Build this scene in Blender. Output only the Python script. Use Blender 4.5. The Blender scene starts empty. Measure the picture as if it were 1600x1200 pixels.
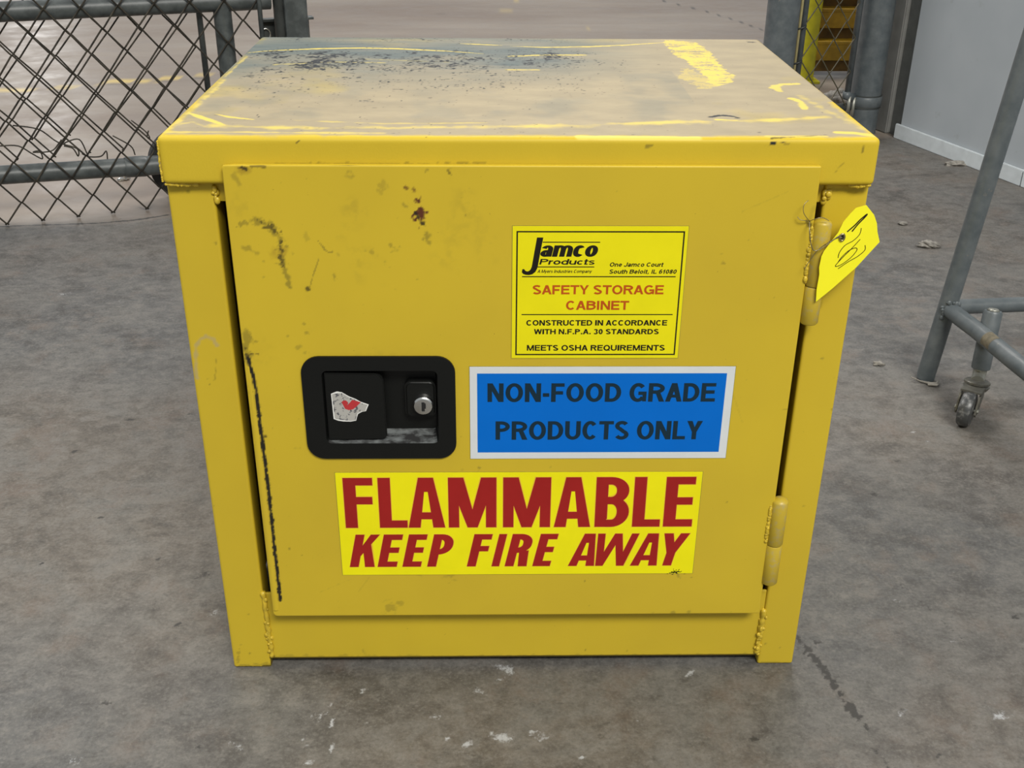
import bpy, bmesh, math, random
import numpy as np
from mathutils import Vector, Matrix

# ------------------------------------------------------------------ camera, world, lights
SC = bpy.context.scene
COL = SC.collection
random.seed(4)

cam_data = bpy.data.cameras.new('camera')
cam_data.sensor_width = 36.0
cam_data.lens = 38.487
cam_data.clip_start = 0.02
cam = bpy.data.objects.new('camera', cam_data)
_pitch, _roll, _yaw = 1.09557734, 0.00885782, -0.02284492
cam.matrix_world = (Matrix.Translation((-0.0254261, -0.87909523, 0.78265408))
                    @ Matrix.Rotation(_yaw, 4, 'Z') @ Matrix.Rotation(_pitch, 4, 'X') @ Matrix.Rotation(_roll, 4, 'Z'))
COL.objects.link(cam)
SC.camera = cam

world = bpy.data.worlds.new('world')
SC.world = world
world.use_nodes = True
world.node_tree.nodes['Background'].inputs['Color'].default_value = (0.93, 0.97, 1.0, 1)
world.node_tree.nodes['Background'].inputs['Strength'].default_value = 0.42

SC.view_settings.view_transform = 'Standard'
SC.view_settings.look = 'None'
SC.view_settings.gamma = 1.0
SC.view_settings.use_curve_mapping = False
SC.view_settings.exposure = 0.0


def area_light(name, loc, target, sx, sy, power, col=(1, 1, 1)):
    d = bpy.data.lights.new(name, 'AREA')
    d.shape = 'RECTANGLE'
    d.size, d.size_y, d.energy, d.color = sx, sy, power, col
    o = bpy.data.objects.new(name, d)
    o.location = loc
    o.rotation_euler = (Vector(target) - Vector(loc)).to_track_quat('-Z', 'Y').to_euler()
    COL.objects.link(o)
    return o


area_light('ceiling_lamp_front', (1.3, -3.6, 4.6), (0, 0, 0.3), 2.4, 1.2, 325, (1.0, 0.97, 0.90))
area_light('ceiling_lamp_left', (-3.5, 1.2, 5.0), (0, 0.5, 0), 2.4, 1.2, 170, (1.0, 0.97, 0.92))
area_light('ceiling_lamp_rear', (0.5, 5.0, 5.0), (0, 2.5, 0), 2.4, 1.2, 170, (1.0, 0.95, 0.9))
area_light('distant_lamp', (-13.7, 33.0, 7.0), (-1.6, 3.0, 0), 1.1, 4.0, 150, (1.0, 0.98, 0.95))

# ------------------------------------------------------------------ helpers


def link(o, parent=None):
    COL.objects.link(o)
    if parent is not None:
        o.parent = parent
    return o


def empty(name, label, cat, loc=(0, 0, 0), group=None):
    o = bpy.data.objects.new(name, None)
    o.location = loc
    o.empty_display_size = 0.05
    COL.objects.link(o)
    o['label'], o['category'] = label, cat
    if group:
        o['group'] = group
    return o


def tag(o, label, cat, group=None):
    o['label'], o['category'] = label, cat
    if group:
        o['group'] = group
    return o


def obj(name, data, mats, parent=None, smooth=False, auto=None, origin=None):
    """data: bmesh or (verts, faces[, material indices])"""
    me = bpy.data.meshes.new(name)
    if isinstance(data, bmesh.types.BMesh):
        data.to_mesh(me)
        data.free()
    else:
        me.from_pydata(data[0], [], data[1])
        if len(data) > 2:
            me.polygons.foreach_set('material_index', data[2])
    if not isinstance(mats, (list, tuple)):
        mats = [mats]
    for m in mats:
        me.materials.append(m)
    if smooth:
        me.shade_smooth()
        if auto is not None:
            me.set_sharp_from_angle(angle=math.radians(auto))
    me.update()
    o = bpy.data.objects.new(name, me)
    link(o, parent)
    if parent is not None and origin is None:
        # parents are Empties with plain translations; meshes are given in world coordinates
        off = Vector((0, 0, 0))
        p = parent
        while p is not None:
            off += p.location
            p = p.parent
        o.location = -off
    return o


def bm_box(bm, x0, x1, y0, y1, z0, z1, bev=0.0, seg=2, rot=None):
    r = bmesh.ops.create_cube(bm, size=1.0)
    vs = r['verts']
    c = Vector(((x0 + x1) / 2, (y0 + y1) / 2, (z0 + z1) / 2))
    for v in vs:
        v.co = Vector((v.co.x * (x1 - x0), v.co.y * (y1 - y0), v.co.z * (z1 - z0)))
        if rot is not None:
            v.co = rot @ v.co
        v.co += c
    if bev > 0:
        es = list({e for v in vs for e in v.link_edges})
        bmesh.ops.bevel(bm, geom=es, offset=bev, segments=seg, profile=0.5, affect='EDGES')
    return bm


def box(x0, x1, y0, y1, z0, z1, bev=0.0, seg=2):
    return bm_box(bmesh.new(), x0, x1, y0, y1, z0, z1, bev, seg)


def bm_tube(bm, pts, r, n=12, cap=True, rs=None):
    """swept tube through pts"""
    pts = [Vector(p) for p in pts]
    rings = []
    t0 = (pts[1] - pts[0]).normalized()
    up = Vector((0, 0, 1)) if abs(t0.z) < 0.9 else Vector((1, 0, 0))
    a = t0.cross(up).normalized()
    for i, p in enumerate(pts):
        if i == 0:
            t = t0
        elif i == len(pts) - 1:
            t = (pts[i] - pts[i - 1]).normalized()
        else:
            t = ((pts[i] - pts[i - 1]).normalized() + (pts[i + 1] - pts[i]).normalized()).normalized()
        a = (a - t * a.dot(t)).normalized()
        b = t.cross(a)
        rr = rs[i] if rs else r
        rings.append([bm.verts.new(p + (a * math.cos(2 * math.pi * k / n) + b * math.sin(2 * math.pi * k / n)) * rr) for k in range(n)])
    for i in range(len(rings) - 1):
        for k in range(n):
            bm.faces.new((rings[i][k], rings[i][(k + 1) % n], rings[i + 1][(k + 1) % n], rings[i + 1][k]))
    if cap:
        bm.faces.new(rings[0][::-1])
        bm.faces.new(rings[-1])
    return bm


def tube(pts, r, n=12, cap=True, rs=None):
    return bm_tube(bmesh.new(), pts, r, n, cap, rs)


def poly_prism(pts2, y0, y1):
    """polygon in x,z extruded between y0 (front) and y1"""
    bm = bmesh.new()
    f = [bm.verts.new((x, y0, z)) for x, z in pts2]
    b = [bm.verts.new((x, y1, z)) for x, z in pts2]
    n = len(pts2)
    bm.faces.new(f)
    bm.faces.new(b[::-1])
    for i in range(n):
        bm.faces.new((f[i], b[i], b[(i + 1) % n], f[(i + 1) % n]))
    bmesh.ops.recalc_face_normals(bm, faces=bm.faces)
    return bm


def rrect(x0, x1, z0, z1, r, n=6):
    P = []
    for cx, cz, a in ((x1 - r, z1 - r, 0), (x0 + r, z1 - r, 90), (x0 + r, z0 + r, 180), (x1 - r, z0 + r, 270)):
        for k in range(n + 1):
            t = math.radians(a + 90 * k / n)
            P.append((cx + r * math.cos(t), cz + r * math.sin(t)))
    return P


# value noise in numpy
def vnoise(x, y, scale, seed=0):
    rng = np.random.RandomState(seed)
    T = rng.rand(256, 256).astype(np.float32)
    x = np.asarray(x, np.float32) * scale + 1000.0
    y = np.asarray(y, np.float32) * scale + 1000.0
    xi = np.floor(x).astype(np.int64)
    yi = np.floor(y).astype(np.int64)
    fx = x - xi
    fy = y - yi
    fx = fx * fx * (3 - 2 * fx)
    fy = fy * fy * (3 - 2 * fy)
    a = T[xi % 256, yi % 256]
    b = T[(xi + 1) % 256, yi % 256]
    c = T[xi % 256, (yi + 1) % 256]
    d = T[(xi + 1) % 256, (yi + 1) % 256]
    return (a * (1 - fx) + b * fx) * (1 - fy) + (c * (1 - fx) + d * fx) * fy


def fbm(x, y, scale, seed=0, octv=4):
    s, a, t = 0, 1.0, 0
    for i in range(octv):
        s = s + a * vnoise(x, y, scale * 2 ** i, seed + i)
        t += a
        a *= 0.55
    return s / t


class Paint:
    """wear masks of a real surface, held per vertex (r, g, b, a)"""

    def __init__(self, X, Y):
        self.X, self.Y = X, Y
        self.A = np.zeros((len(X), 4), np.float32)

    def stroke(self, ch, pts, w, amp=1.0, rough=0.5, nscale=300, soft=0.35, taper=False, seed=1):
        P = np.array(pts, np.float32)
        m = w * 2.2
        sel = np.where((self.X > P[:, 0].min() - m) & (self.X < P[:, 0].max() + m) &
                       (self.Y > P[:, 1].min() - m) & (self.Y < P[:, 1].max() + m))[0]
        if len(sel) == 0:
            return
        x, y = self.X[sel], self.Y[sel]
        best = np.full(len(sel), 9.0, np.float32)
        seg = np.linalg.norm(P[1:] - P[:-1], axis=1)
        tot = seg.sum()
        acc = 0
        for i in range(len(P) - 1):
            a, d = P[i], P[i + 1] - P[i]
            L2 = max(float(d @ d), 1e-12)
            t = np.clip(((x - a[0]) * d[0] + (y - a[1]) * d[1]) / L2, 0, 1)
            dist = np.hypot(x - a[0] - t * d[0], y - a[1] - t * d[1])
            ww = w
            if taper:
                u = (acc + t * seg[i]) / tot
                ww = w * np.clip(1.15 - np.abs(u * 2 - 1) ** 2, 0.12, 1)
            best = np.minimum(best, dist / (ww * 0.5))
            acc += seg[i]
        n = fbm(x, y, nscale, seed)
        v = np.clip((1 + rough * (n - 0.5) * 2.4 - best) / soft, 0, 1) * amp
        self.A[sel, ch] = np.maximum(self.A[sel, ch], v)

    def blob(self, ch, c, rx, ry, amp=1.0, rough=1.0, nscale=200, soft=0.6, seed=3):
        sel = np.where((abs(self.X - c[0]) < rx * 2) & (abs(self.Y - c[1]) < ry * 2))[0]
        x, y = self.X[sel], self.Y[sel]
        d = np.hypot((x - c[0]) / rx, (y - c[1]) / ry)
        n = fbm(x, y, nscale, seed)
        v = np.clip((1 + rough * (n - 0.5) * 2.4 - d) / soft, 0, 1) * amp
        self.A[sel, ch] = np.maximum(self.A[sel, ch], v)

    def poly(self, ch, pts, amp=1.0, rough=0.01, nscale=200, seed=5, fibre=0.0):
        P = np.array(pts, np.float32)
        m = 0.01
        sel = np.where((self.X > P[:, 0].min() - m) & (self.X < P[:, 0].max() + m) &
                       (self.Y > P[:, 1].min() - m) & (self.Y < P[:, 1].max() + m))[0]
        x, y = self.X[sel], self.Y[sel]
        x = x + (fbm(x, y, nscale, seed) - 0.5) * 2 * rough
        y = y + (fbm(x, y, nscale, seed + 9) - 0.5) * 2 * rough
        ins = np.zeros(len(sel), bool)
        for i in range(len(P)):
            x1, y1 = P[i]
            x2, y2 = P[(i + 1) % len(P)]
            c = ((y1 > y) != (y2 > y)) & (x < (x2 - x1) * (y - y1) / (y2 - y1 + 1e-9) + x1)
            ins ^= c
        v = ins * amp
        if fibre:
            v = v * np.clip(0.5 + fibre * (fbm(x * 0.35, y * 3.0, nscale, seed + 3) - 0.42) * 6, 0, 1)
        self.A[sel, ch] = np.maximum(self.A[sel, ch], v)


def set_attr(me, A, name='wear'):
    at = me.attributes.new(name, 'FLOAT_COLOR', 'POINT')
    at.data.foreach_set('color', np.ascontiguousarray(A, np.float32).ravel())


def grid_box(name, lo, hi, r, steps, mats, parent, hole=None, smooth=True):
    """rounded box whose faces carry a grid: steps = cell size per face axis dict {'x-':..}. Returns obj, coords"""
    lo, hi = np.array(lo), np.array(hi)
    V, F, base = [], [], 0
    for ax in range(3):
        for side in (0, 1):
            key = 'xyz'[ax] + '-+'[side]
            st = steps.get(key, steps['*'])
            u, v = [a for a in range(3) if a != ax]

            def line(a):
                core = np.linspace(lo[a] + r, hi[a] - r, max(2, int((hi[a] - lo[a] - 2 * r) / st) + 1))
                e = r * np.array([0, .2, .45, .72])
                return np.concatenate([lo[a] + e, core, (hi[a] - e)[::-1]])
            U, W = line(u), line(v)
            gu, gv = np.meshgrid(U, W, indexing='ij')
            P = np.zeros(gu.shape + (3,))
            P[..., u], P[..., v], P[..., ax] = gu, gv, (lo, hi)[side][ax]
            inner = np.clip(P, lo + r, hi - r)
            d = P - inner
            L = np.linalg.norm(d, axis=-1, keepdims=True)
            P = inner + d / np.maximum(L, 1e-9) * r
            nu, nv = gu.shape
            idx = np.arange(nu * nv).reshape(nu, nv) + base
            q = np.stack([idx[:-1, :-1], idx[1:, :-1], idx[1:, 1:], idx[:-1, 1:]], -1)
            flip = (side == 0) ^ (ax == 1)
            if flip:
                q = q[..., ::-1]
            if hole and key in ('y-', 'y+'):
                cu = (gu[:-1, :-1] + gu[1:, 1:]) / 2
                cv = (gv[:-1, :-1] + gv[1:, 1:]) / 2
                keep = ~((cu > hole[1]) & (cu < hole[2]) & (cv > hole[3]) & (cv < hole[4]))
                q = q[keep]
            F.append(q.reshape(-1, 4))
            V.append(P.reshape(-1, 3))
            base += nu * nv
    V, F = np.concatenate(V), np.concatenate(F)
    me = bpy.data.meshes.new(name)
    me.vertices.add(len(V))
    me.vertices.foreach_set('co', V.astype(np.float32).ravel())
    me.loops.add(F.size)
    me.loops.foreach_set('vertex_index', F.astype(np.int32).ravel())
    me.polygons.add(len(F))
    me.polygons.foreach_set('loop_start', (np.arange(len(F)) * 4).astype(np.int32))
    me.update(calc_edges=True)
    me.materials.append(mats)
    if smooth:
        me.shade_smooth()
    o = bpy.data.objects.new(name, me)
    link(o, parent)
    return o, V


# ------------------------------------------------------------------ materials
class NT:
    def __init__(self, name, rough=0.5, spec=0.5, metal=0.0):
        self.m = bpy.data.materials.new(name)
        self.m.use_nodes = True
        self.t = self.m.node_tree
        self.b = self.t.nodes['Principled BSDF']
        self.b.inputs['Roughness'].default_value = rough
        self.b.inputs['Specular IOR Level'].default_value = spec
        self.b.inputs['Metallic'].default_value = metal
        self._c = None

    def co(self):
        if self._c is None:
            g = self.t.nodes.new('ShaderNodeNewGeometry')
            self._c = g.outputs['Position']
        return self._c

    def scaled(self, s):
        n = self.t.nodes.new('ShaderNodeVectorMath')
        n.operation = 'MULTIPLY'
        self.t.links.new(self.co(), n.inputs[0])
        n.inputs[1].default_value = s
        return n.outputs[0]

    def noise(self, scale, detail=3, rough=0.55, vec=None, dist=0.0):
        n = self.t.nodes.new('ShaderNodeTexNoise')
        n.inputs['Scale'].default_value = scale
        n.inputs['Detail'].default_value = detail
        n.inputs['Roughness'].default_value = rough
        n.inputs['Distortion'].default_value = dist
        self.t.links.new(vec or self.co(), n.inputs['Vector'])
        return n.outputs['Fac']

    def ramp(self, f, a, b, lo=0.0, hi=1.0):
        n = self.t.nodes.new('ShaderNodeMapRange')
        n.inputs['From Min'].default_value = a
        n.inputs['From Max'].default_value = b
        n.inputs['To Min'].default_value = lo
        n.inputs['To Max'].default_value = hi
        self.t.links.new(f, n.inputs['Value'])
        return n.outputs['Result']

    def mth(self, op, a, b=None):
        n = self.t.nodes.new('ShaderNodeMath')
        n.operation = op
        for i, v in enumerate((a, b)):
            if v is None:
                continue
            if isinstance(v, (int, float)):
                n.inputs[i].default_value = v
            else:
                self.t.links.new(v, n.inputs[i])
        return n.outputs[0]

    def mix(self, f, a, b):
        n = self.t.nodes.new('ShaderNodeMix')
        n.data_type = 'RGBA'
        for s, v in ((n.inputs[0], f), (n.inputs[6], a), (n.inputs[7], b)):
            if isinstance(v, (int, float)):
                s.default_value = v
            elif isinstance(v, tuple):
                s.default_value = v + (1,) if len(v) == 3 else v
            else:
                self.t.links.new(v, s)
        return n.outputs[2]

    def attr(self, name='wear'):
        n = self.t.nodes.new('ShaderNodeAttribute')
        n.attribute_name = name
        s = self.t.nodes.new('ShaderNodeSeparateColor')
        self.t.links.new(n.outputs['Color'], s.inputs[0])
        return s.outputs[0], s.outputs[1], s.outputs[2], n.outputs['Alpha']

    def color(self, c):
        if isinstance(c, tuple):
            self.b.inputs['Base Color'].default_value = c + (1,)
        else:
            self.t.links.new(c, self.b.inputs['Base Color'])

    def rough(self, f):
        self.t.links.new(f, self.b.inputs['Roughness'])

    def bump(self, f, strength=0.2, dist=0.001):
        n = self.t.nodes.new('ShaderNodeBump')
        n.inputs['Strength'].default_value = strength
        n.inputs['Distance'].default_value = dist
        self.t.links.new(f, n.inputs['Height'])
        self.t.links.new(n.outputs[0], self.b.inputs['Normal'])


def simple(name, c, rough=0.5, metal=0.0, spec=0.5, var=0.12, scale=30):
    k = NT(name, rough, spec, metal)
    n = k.noise(scale, 3)
    k.color(k.mix(k.ramp(n, .3, .7), tuple(x * (1 - var) for x in c), tuple(min(1, x * (1 + var)) for x in c)))
    return k.m


YEL = (0.600, 0.435, 0.026)
YEL2 = (0.555, 0.400, 0.026)


def make_yellow(name, marks):
    k = NT(name, 0.42, 0.38)
    n1 = k.noise(6, 3)
    c = k.mix(k.ramp(n1, .35, .65), YEL, YEL2)
    sp = k.noise(420, 2)
    c = k.mix(k.ramp(sp, .77, .80, 0, .55), c, (0.10, 0.07, 0.01))
    if marks:
        r, g, b, a = k.attr()
        c = k.mix(k.mth('MULTIPLY', a, 0.75), c, (0.42, 0.34, 0.16))
        c = k.mix(k.mth('MULTIPLY', g, 0.62), c, (0.14, 0.115, 0.02))
        c = k.mix(b, c, (0.10, 0.028, 0.012))
        c = k.mix(r, c, (0.018, 0.015, 0.010))
    k.color(c)
    k.bump(k.noise(900, 2), 0.08, 0.0004)
    return k.m


M = {}
M['yellow'] = make_yellow('yellow_enamel', False)
M['yellow_marked'] = make_yellow('yellow_enamel_marked', True)

k = NT('worn_lid_paint', 0.42, 0.28)
r_, g_, b_, a_ = k.attr()
base = k.mix(k.ramp(k.noise(6, 3), .35, .65), YEL, YEL2)
tp = k.mix(k.ramp(k.noise(30, 5, .6, k.scaled((.7, 1.3, 1))), .3, .7), (0.385, 0.315, 0.195), (0.300, 0.250, 0.160))
gr = k.mix(k.ramp(k.noise(50, 5, .65, k.scaled((.3, 1.8, 1))), .3, .7), (0.075, 0.105, 0.105), (0.155, 0.175, 0.155))
c = k.mix(b_, base, tp)
c = k.mix(a_, c, gr)
c = k.mix(r_, c, (0.70, 0.545, 0.10))
c = k.mix(g_, c, (0.010, 0.013, 0.016))
k.color(c)
k.rough(k.mth('SUBTRACT', 0.52, k.mth('MULTIPLY', a_, 0.10)))
k.bump(k.noise(500, 4), 0.15, 0.0006)
M['lid'] = k.m

k = NT('worn_hinge_paint', 0.4, 0.5)
k.color(k.mix(k.ramp(k.noise(150, 4, .65), .50, .68, 0, .7), (0.50, 0.36, 0.03), (0.40, 0.33, 0.15)))
M['hinge'] = k.m
M['seam'] = simple('yellow_weld', (0.56, 0.40, 0.03), 0.35, var=.25, scale=150)
M['dark_yellow'] = simple('dark_sealant', (0.22, 0.16, 0.02), 0.6, var=.3, scale=90)
M['rim_yellow'] = simple('cabinet_inside', (0.16, 0.115, 0.012), 0.6)
k = NT('black_plastic', 0.42, 0.28)
k.color((0.0055, 0.006, 0.0055))
k.bump(k.noise(700, 2), 0.15, 0.0003)
M['black'] = k.m
k = NT('dusty_black', 0.6, 0.4)
k.color(k.mix(k.ramp(k.noise(120, 4, .6, k.scaled((.5, 1, 1))), .42, .62), (0.012, 0.012, 0.012), (0.13, 0.14, 0.14)))
M['dusty_black'] = k.m
M['chrome'] = simple('chrome', (0.62, 0.62, 0.60), 0.25, 1.0)
M['keyway'] = simple('keyway', (0.01, 0.01, 0.01), 0.6)
k = NT('torn_silver_label', 0.45, 0.5)
k.color(k.mix(k.ramp(k.noise(330, 3), .55, .60), (0.42, 0.41, 0.38), (0.10, 0.10, 0.11)))
M['silver_label'] = k.m
M['torn_edge'] = simple('torn_paper_edge', (0.75, 0.75, 0.72), 0.7)
M['red_ink'] = simple('red_ink', (0.45, 0.03, 0.035), 0.5)
M['label_yellow'] = simple('label_yellow', (0.80, 0.715, 0.006), 0.4, spec=.25, var=.03)
M['label_bright'] = simple('label_bright_yellow', (0.86, 0.785, 0.006), 0.4, spec=.25, var=.03)
M['label_edge'] = simple('label_edge', (0.30, 0.25, 0.03), 0.6)
M['ink'] = simple('black_ink', (0.016, 0.014, 0.010), 0.4, spec=.15, var=.05)
M['orange_red'] = simple('orange_red_ink', (0.48, 0.085, 0.012), 0.4, spec=.15, var=.05)
M['dark_red'] = simple('dark_red_ink', (0.33, 0.018, 0.016), 0.4, spec=.15, var=.06)
M['red_halo'] = simple('pink_print_edge', (0.78, 0.50, 0.04), 0.4, spec=.15, var=.02)
M['blue'] = simple('blue_print', (0.0, 0.140, 0.58), 0.4, spec=.2, var=.05, scale=12)
M['white_label'] = simple('white_label', (0.66, 0.69, 0.70), 0.35, var=.03)
M['navy_ink'] = simple('navy_ink', (0.010, 0.028, 0.045), 0.4, spec=.15, var=.05)
M['tag'] = simple('yellow_tag_paper', (0.95, 0.88, 0.012), 0.6, var=.02)
M['wire'] = simple('thin_tie_wire', (0.30, 0.26, 0.16), 0.35, 0.8)
M['brass'] = simple('brass_eyelet', (0.45, 0.38, 0.20), 0.3, 1.0)

k = NT('grey_painted_pipe', 0.42, 0.5)
k.color(k.mix(k.ramp(k.noise(28, 5, .6), .40, .66), (0.048, 0.056, 0.057), (0.098, 0.110, 0.110)))
k.bump(k.noise(160, 3), 0.12, 0.001)
M['pipe'] = k.m
k = NT('cart_grey_paint', 0.40, 0.5)
cc = k.mix(k.ramp(k.noise(35, 5, .6), .35, .7), (0.075, 0.090, 0.098), (0.125, 0.140, 0.146))
cc = k.mix(k.ramp(k.noise(60, 4, .6), .68, .75, 0, .6), cc, (0.20, 0.185, 0.155))
k.color(cc)
k.bump(k.noise(180, 3), 0.15, 0.001)
M['cart'] = k.m
M['dark_pipe'] = simple('dark_steel', (0.045, 0.050, 0.048), 0.5, var=.3)
k = NT('fence_wire', 0.55, 0.5, 0.3)
k.color(k.mix(k.ramp(k.noise(40, 3), .4, .65), (0.030, 0.026, 0.020), (0.075, 0.066, 0.050)))
M['mesh_wire'] = k.m
M['rear_wire'] = simple('galvanised_wire', (0.085, 0.075, 0.045), 0.6, 0.0, var=.3)
M['tension'] = simple('yellowed_tension_bar', (0.52, 0.45, 0.22), 0.5)
M['rubber'] = simple('black_rubber', (0.012, 0.012, 0.012), 0.55)
k = NT('caster_tyre', 0.35, 0.5)
k.color(k.mix(k.ramp(k.noise(120, 4), .5, .68), (0.045, 0.047, 0.048), (0.16, 0.16, 0.155)))
M['tyre'] = k.m
M['bare_steel'] = simple('bare_steel', (0.34, 0.34, 0.30), 0.4, 0.6)
M['fork'] = simple('caster_steel', (0.15, 0.145, 0.125), 0.4, 0.5, var=.25, scale=120)
M['rust'] = simple('rusty_patch', (0.135, 0.115, 0.075), 0.7, var=.3, scale=120)
M['bollard'] = simple('bollard_yellow', (0.50, 0.45, 0.01), 0.5, var=.15)
M['amber'] = simple('amber_painted_steel', (0.36, 0.215, 0.008), 0.5, var=.25)
M['amber_dark'] = simple('amber_gap_shade', (0.13, 0.070, 0.010), 0.7, var=.4)  # amber darkened to stand for the shade in the tread gaps
k = NT('painted_white_wall', 0.5, 0.4)
wc = k.mix(k.ramp(k.noise(3.0, 4, .55), .3, .7), (0.33, 0.362, 0.39), (0.40, 0.43, 0.455))
wc = k.mix(k.ramp(k.noise(22, 5, .6), .66, .74, 0, .35), wc, (0.26, 0.27, 0.27))
k.color(wc)
k.bump(k.noise(120, 3), 0.06, 0.001)
M['wall'] = k.m
M['base_white'] = simple('painted_kick_strip', (0.56, 0.60, 0.62), 0.5, var=.08)
M['trim_dark'] = simple('dark_trim', (0.10, 0.105, 0.10), 0.6, var=.15)
M['trim_grey'] = simple('grey_trim', (0.20, 0.20, 0.19), 0.6, var=.1)
M['trim_light'] = simple('light_trim_edge', (0.36, 0.36, 0.34), 0.6, var=.1)
M['lump'] = simple('plaster_lump', (0.24, 0.225, 0.20), 0.9, var=.35, scale=120)
M['foil'] = simple('crumpled_foil', (0.6, 0.6, 0.58), 0.25, 0.9)

# ------------------------------------------------------------------ floor
def axis(lo, hi, step, far_lo, far_hi):
    a = list(np.arange(lo, hi + 1e-6, step))
    s, v = step, a[-1]
    while v < far_hi:
        s = min(s * 1.035, 2.5)
        v += s
        a.append(v)
    s, v = step, a[0]
    pre = []
    while v > far_lo:
        s = min(s * 1.06, 2.5)
        v -= s
        pre.append(v)
    return np.array(pre[::-1] + a)


fx = axis(-1.15, 1.15, 0.0042, -45, 45)
fy = axis(-0.42, 1.50, 0.0042, -25, 60)
GX, GY = np.meshgrid(fx, fy, indexing='ij')
X, Y = GX.ravel().astype(np.float32), GY.ravel().astype(np.float32)
nx, ny = GX.shape
idx = np.arange(nx * ny).reshape(nx, ny)
FQ = np.stack([idx[:-1, :-1], idx[1:, :-1], idx[1:, 1:], idx[:-1, 1:]], -1).reshape(-1, 4)
me = bpy.data.meshes.new('floor')
me.vertices.add(nx * ny)
me.vertices.foreach_set('co', np.stack([X, Y, np.zeros_like(X)], -1).ravel())
me.loops.add(FQ.size)
me.loops.foreach_set('vertex_index', FQ.astype(np.int32).ravel())
me.polygons.add(len(FQ))
me.polygons.foreach_set('loop_start', (np.arange(len(FQ)) * 4).astype(np.int32))
me.update(calc_edges=True)
P = Paint(X, Y)
# channels: 0 dark marks, 1 pale scuffs, 2 yellow line, 3 polished far slab
jl = np.interp(X, [-45, -1.3, -1.077, -1.01, -.879, -.762, -.70, 1.05, 45], [-8, 1.30, 1.387, 1.392, 1.409, 1.436, 1.47, 2.14, 20])
P.A[:, 3] = np.clip((Y - jl) / 0.05 + 0.5, 0, 1)
P.stroke(0, [(-1.075, 1.3832), (-1.0102, 1.3918), (-0.8776, 1.405), (-0.8012, 1.4267), (-0.738, 1.462)], 0.010, .8, .5, 90)
P.stroke(0, [(0.3072, 0.0439), (0.3119, 0.0192), (0.3204, -0.0027), (0.3248, -0.0276), (0.3298, -0.0516), (0.3328, -0.0676)], 0.010, .85, 1.2, 260, .6)
P.stroke(0, [(0.3303, -0.0498), (0.3366, -0.0677), (0.3394, -0.0918)], 0.010, .8, 1.3, 260, .6)
P.stroke(0, [(0.3398, -0.1183), (0.348, -0.1421)], 0.007, .6, 1.2, 260, .6)
P.stroke(0, [(0.4462, 0.1428), (0.4663, 0.0901), (0.4866, 0.0307)], 0.006, .45, .9, 150, .8)
P.stroke(0, [(0.5259, 0.3267), (0.5613, 0.2528)], 0.006, .35, .9, 150, .8)
P.stroke(0, [(0.8152, 4.788), (0.9775, 4.4456), (1.0726, 4.1726), (1.1482, 3.8764)], 0.02, .6, .4, 20)
P.stroke(0, [(-1.3923, 2.1899), (-1.2994, 2.2269), (-1.1117, 2.1443), (-0.9793, 2.1737)], 0.02, .35, .6, 20)
for (u, w, a) in [((-0.406, -0.0484), 0.0038, 0.8), ((-0.4188, 0.1896), 0.006, 0.8), ((-0.3652, 0.0692), 0.0041, 0.9), ((-0.3572, 0.1581), 0.0097, 0.5), ((-0.3022, -0.1079), 0.0018, 0.8), ((-0.5552, 0.1831), 0.0019, 0.9), ((0.538, 0.406), 0.0027, 0.9), ((0.4784, 0.324), 0.0017, 0.8), ((0.325, 0.0323), 0.0062, 0.6), ((0.3999, -0.1286), 0.0018, 0.7), ((0.2279, -0.104), 0.0028, 0.9), ((-0.5511, 0.5291), 0.0024, 0.8), ((-0.7663, 0.9455), 0.0068, 0.35), ((-0.6029, 0.4399), 0.0018, 0.8), ((-0.5138, 0.2762), 0.0032, 0.7), ((-0.4679, -0.0158), 0.0098, 0.25), ((0.5575, 0.0726), 0.0018, 0.7), ((0.3812, -0.0664), 0.0045, 0.7), ((-0.4655, 0.5481), 0.0043, 0.7), ((-0.8343, 1.4352), 0.0035, 0.5), ((0.0817, -0.0991), 0.0027, 0.4)]:
    P.blob(0, u, max(w, .0045) * 1.4, max(w, .0045) * 1.05, min(a * 1.2, 1), .8, 200, .9)
for (u, w, a) in [((-0.1898, -0.0665), 0.0069, 0.8), ((-0.1521, -0.0357), 0.0046, 0.7), ((-0.0358, -0.0369), 0.0058, 0.6), ((-0.0195, -0.0185), 0.0052, 0.7), ((-0.0095, -0.0043), 0.0067, 0.8), ((-0.0505, -0.1099), 0.0067, 0.9), ((-0.0169, -0.0996), 0.0074, 0.9), ((0.02, -0.0984), 0.0068, 0.8), ((0.061, -0.1271), 0.0036, 1.4), ((0.0704, -0.1233), 0.0024, 1.4), ((0.1832, -0.0081), 0.0057, 1.1), ((0.1292, -0.0655), 0.0044, 0.6), ((0.1213, -0.0784), 0.0031, 0.6), ((-0.1441, -0.0841), 0.0043, 0.6), ((-0.0795, -0.072), 0.0038, 0.6), ((0.4791, -0.0779), 0.007, 0.7), ((0.3838, -0.0682), 0.007, 0.6), ((-0.4166, -0.1257), 0.0048, 0.5), ((-0.1964, -0.1282), 0.0042, 0.7), ((-0.266, -0.1075), 0.006, 0.6), ((-0.3257, 0.0884), 0.0071, 0.5), ((0.5858, 0.4876), 0.0024, 1.4), ((0.4747, 0.036), 0.0049, 0.4), ((0.5993, 0.46), 0.0064, 0.3), ((-0.066, -0.1016), 0.0022, 1.0), ((0.4333, 0.104), 0.0036, 0.6), ((0.4354, 0.1514), 0.003, 0.4), ((-0.6952, 0.975), 0.0093, 0.35), ((-0.8095, 1.0052), 0.0105, 0.5)]:
    P.blob(1, u, w * 1.5, w * 1.15, min(a, 1.2) * .95, 1.4, 130, 1.0)
P.stroke(1, [(-0.1833, -0.0534), (-0.1722, -0.1362)], 0.0022, .75, .4, 200)
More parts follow.
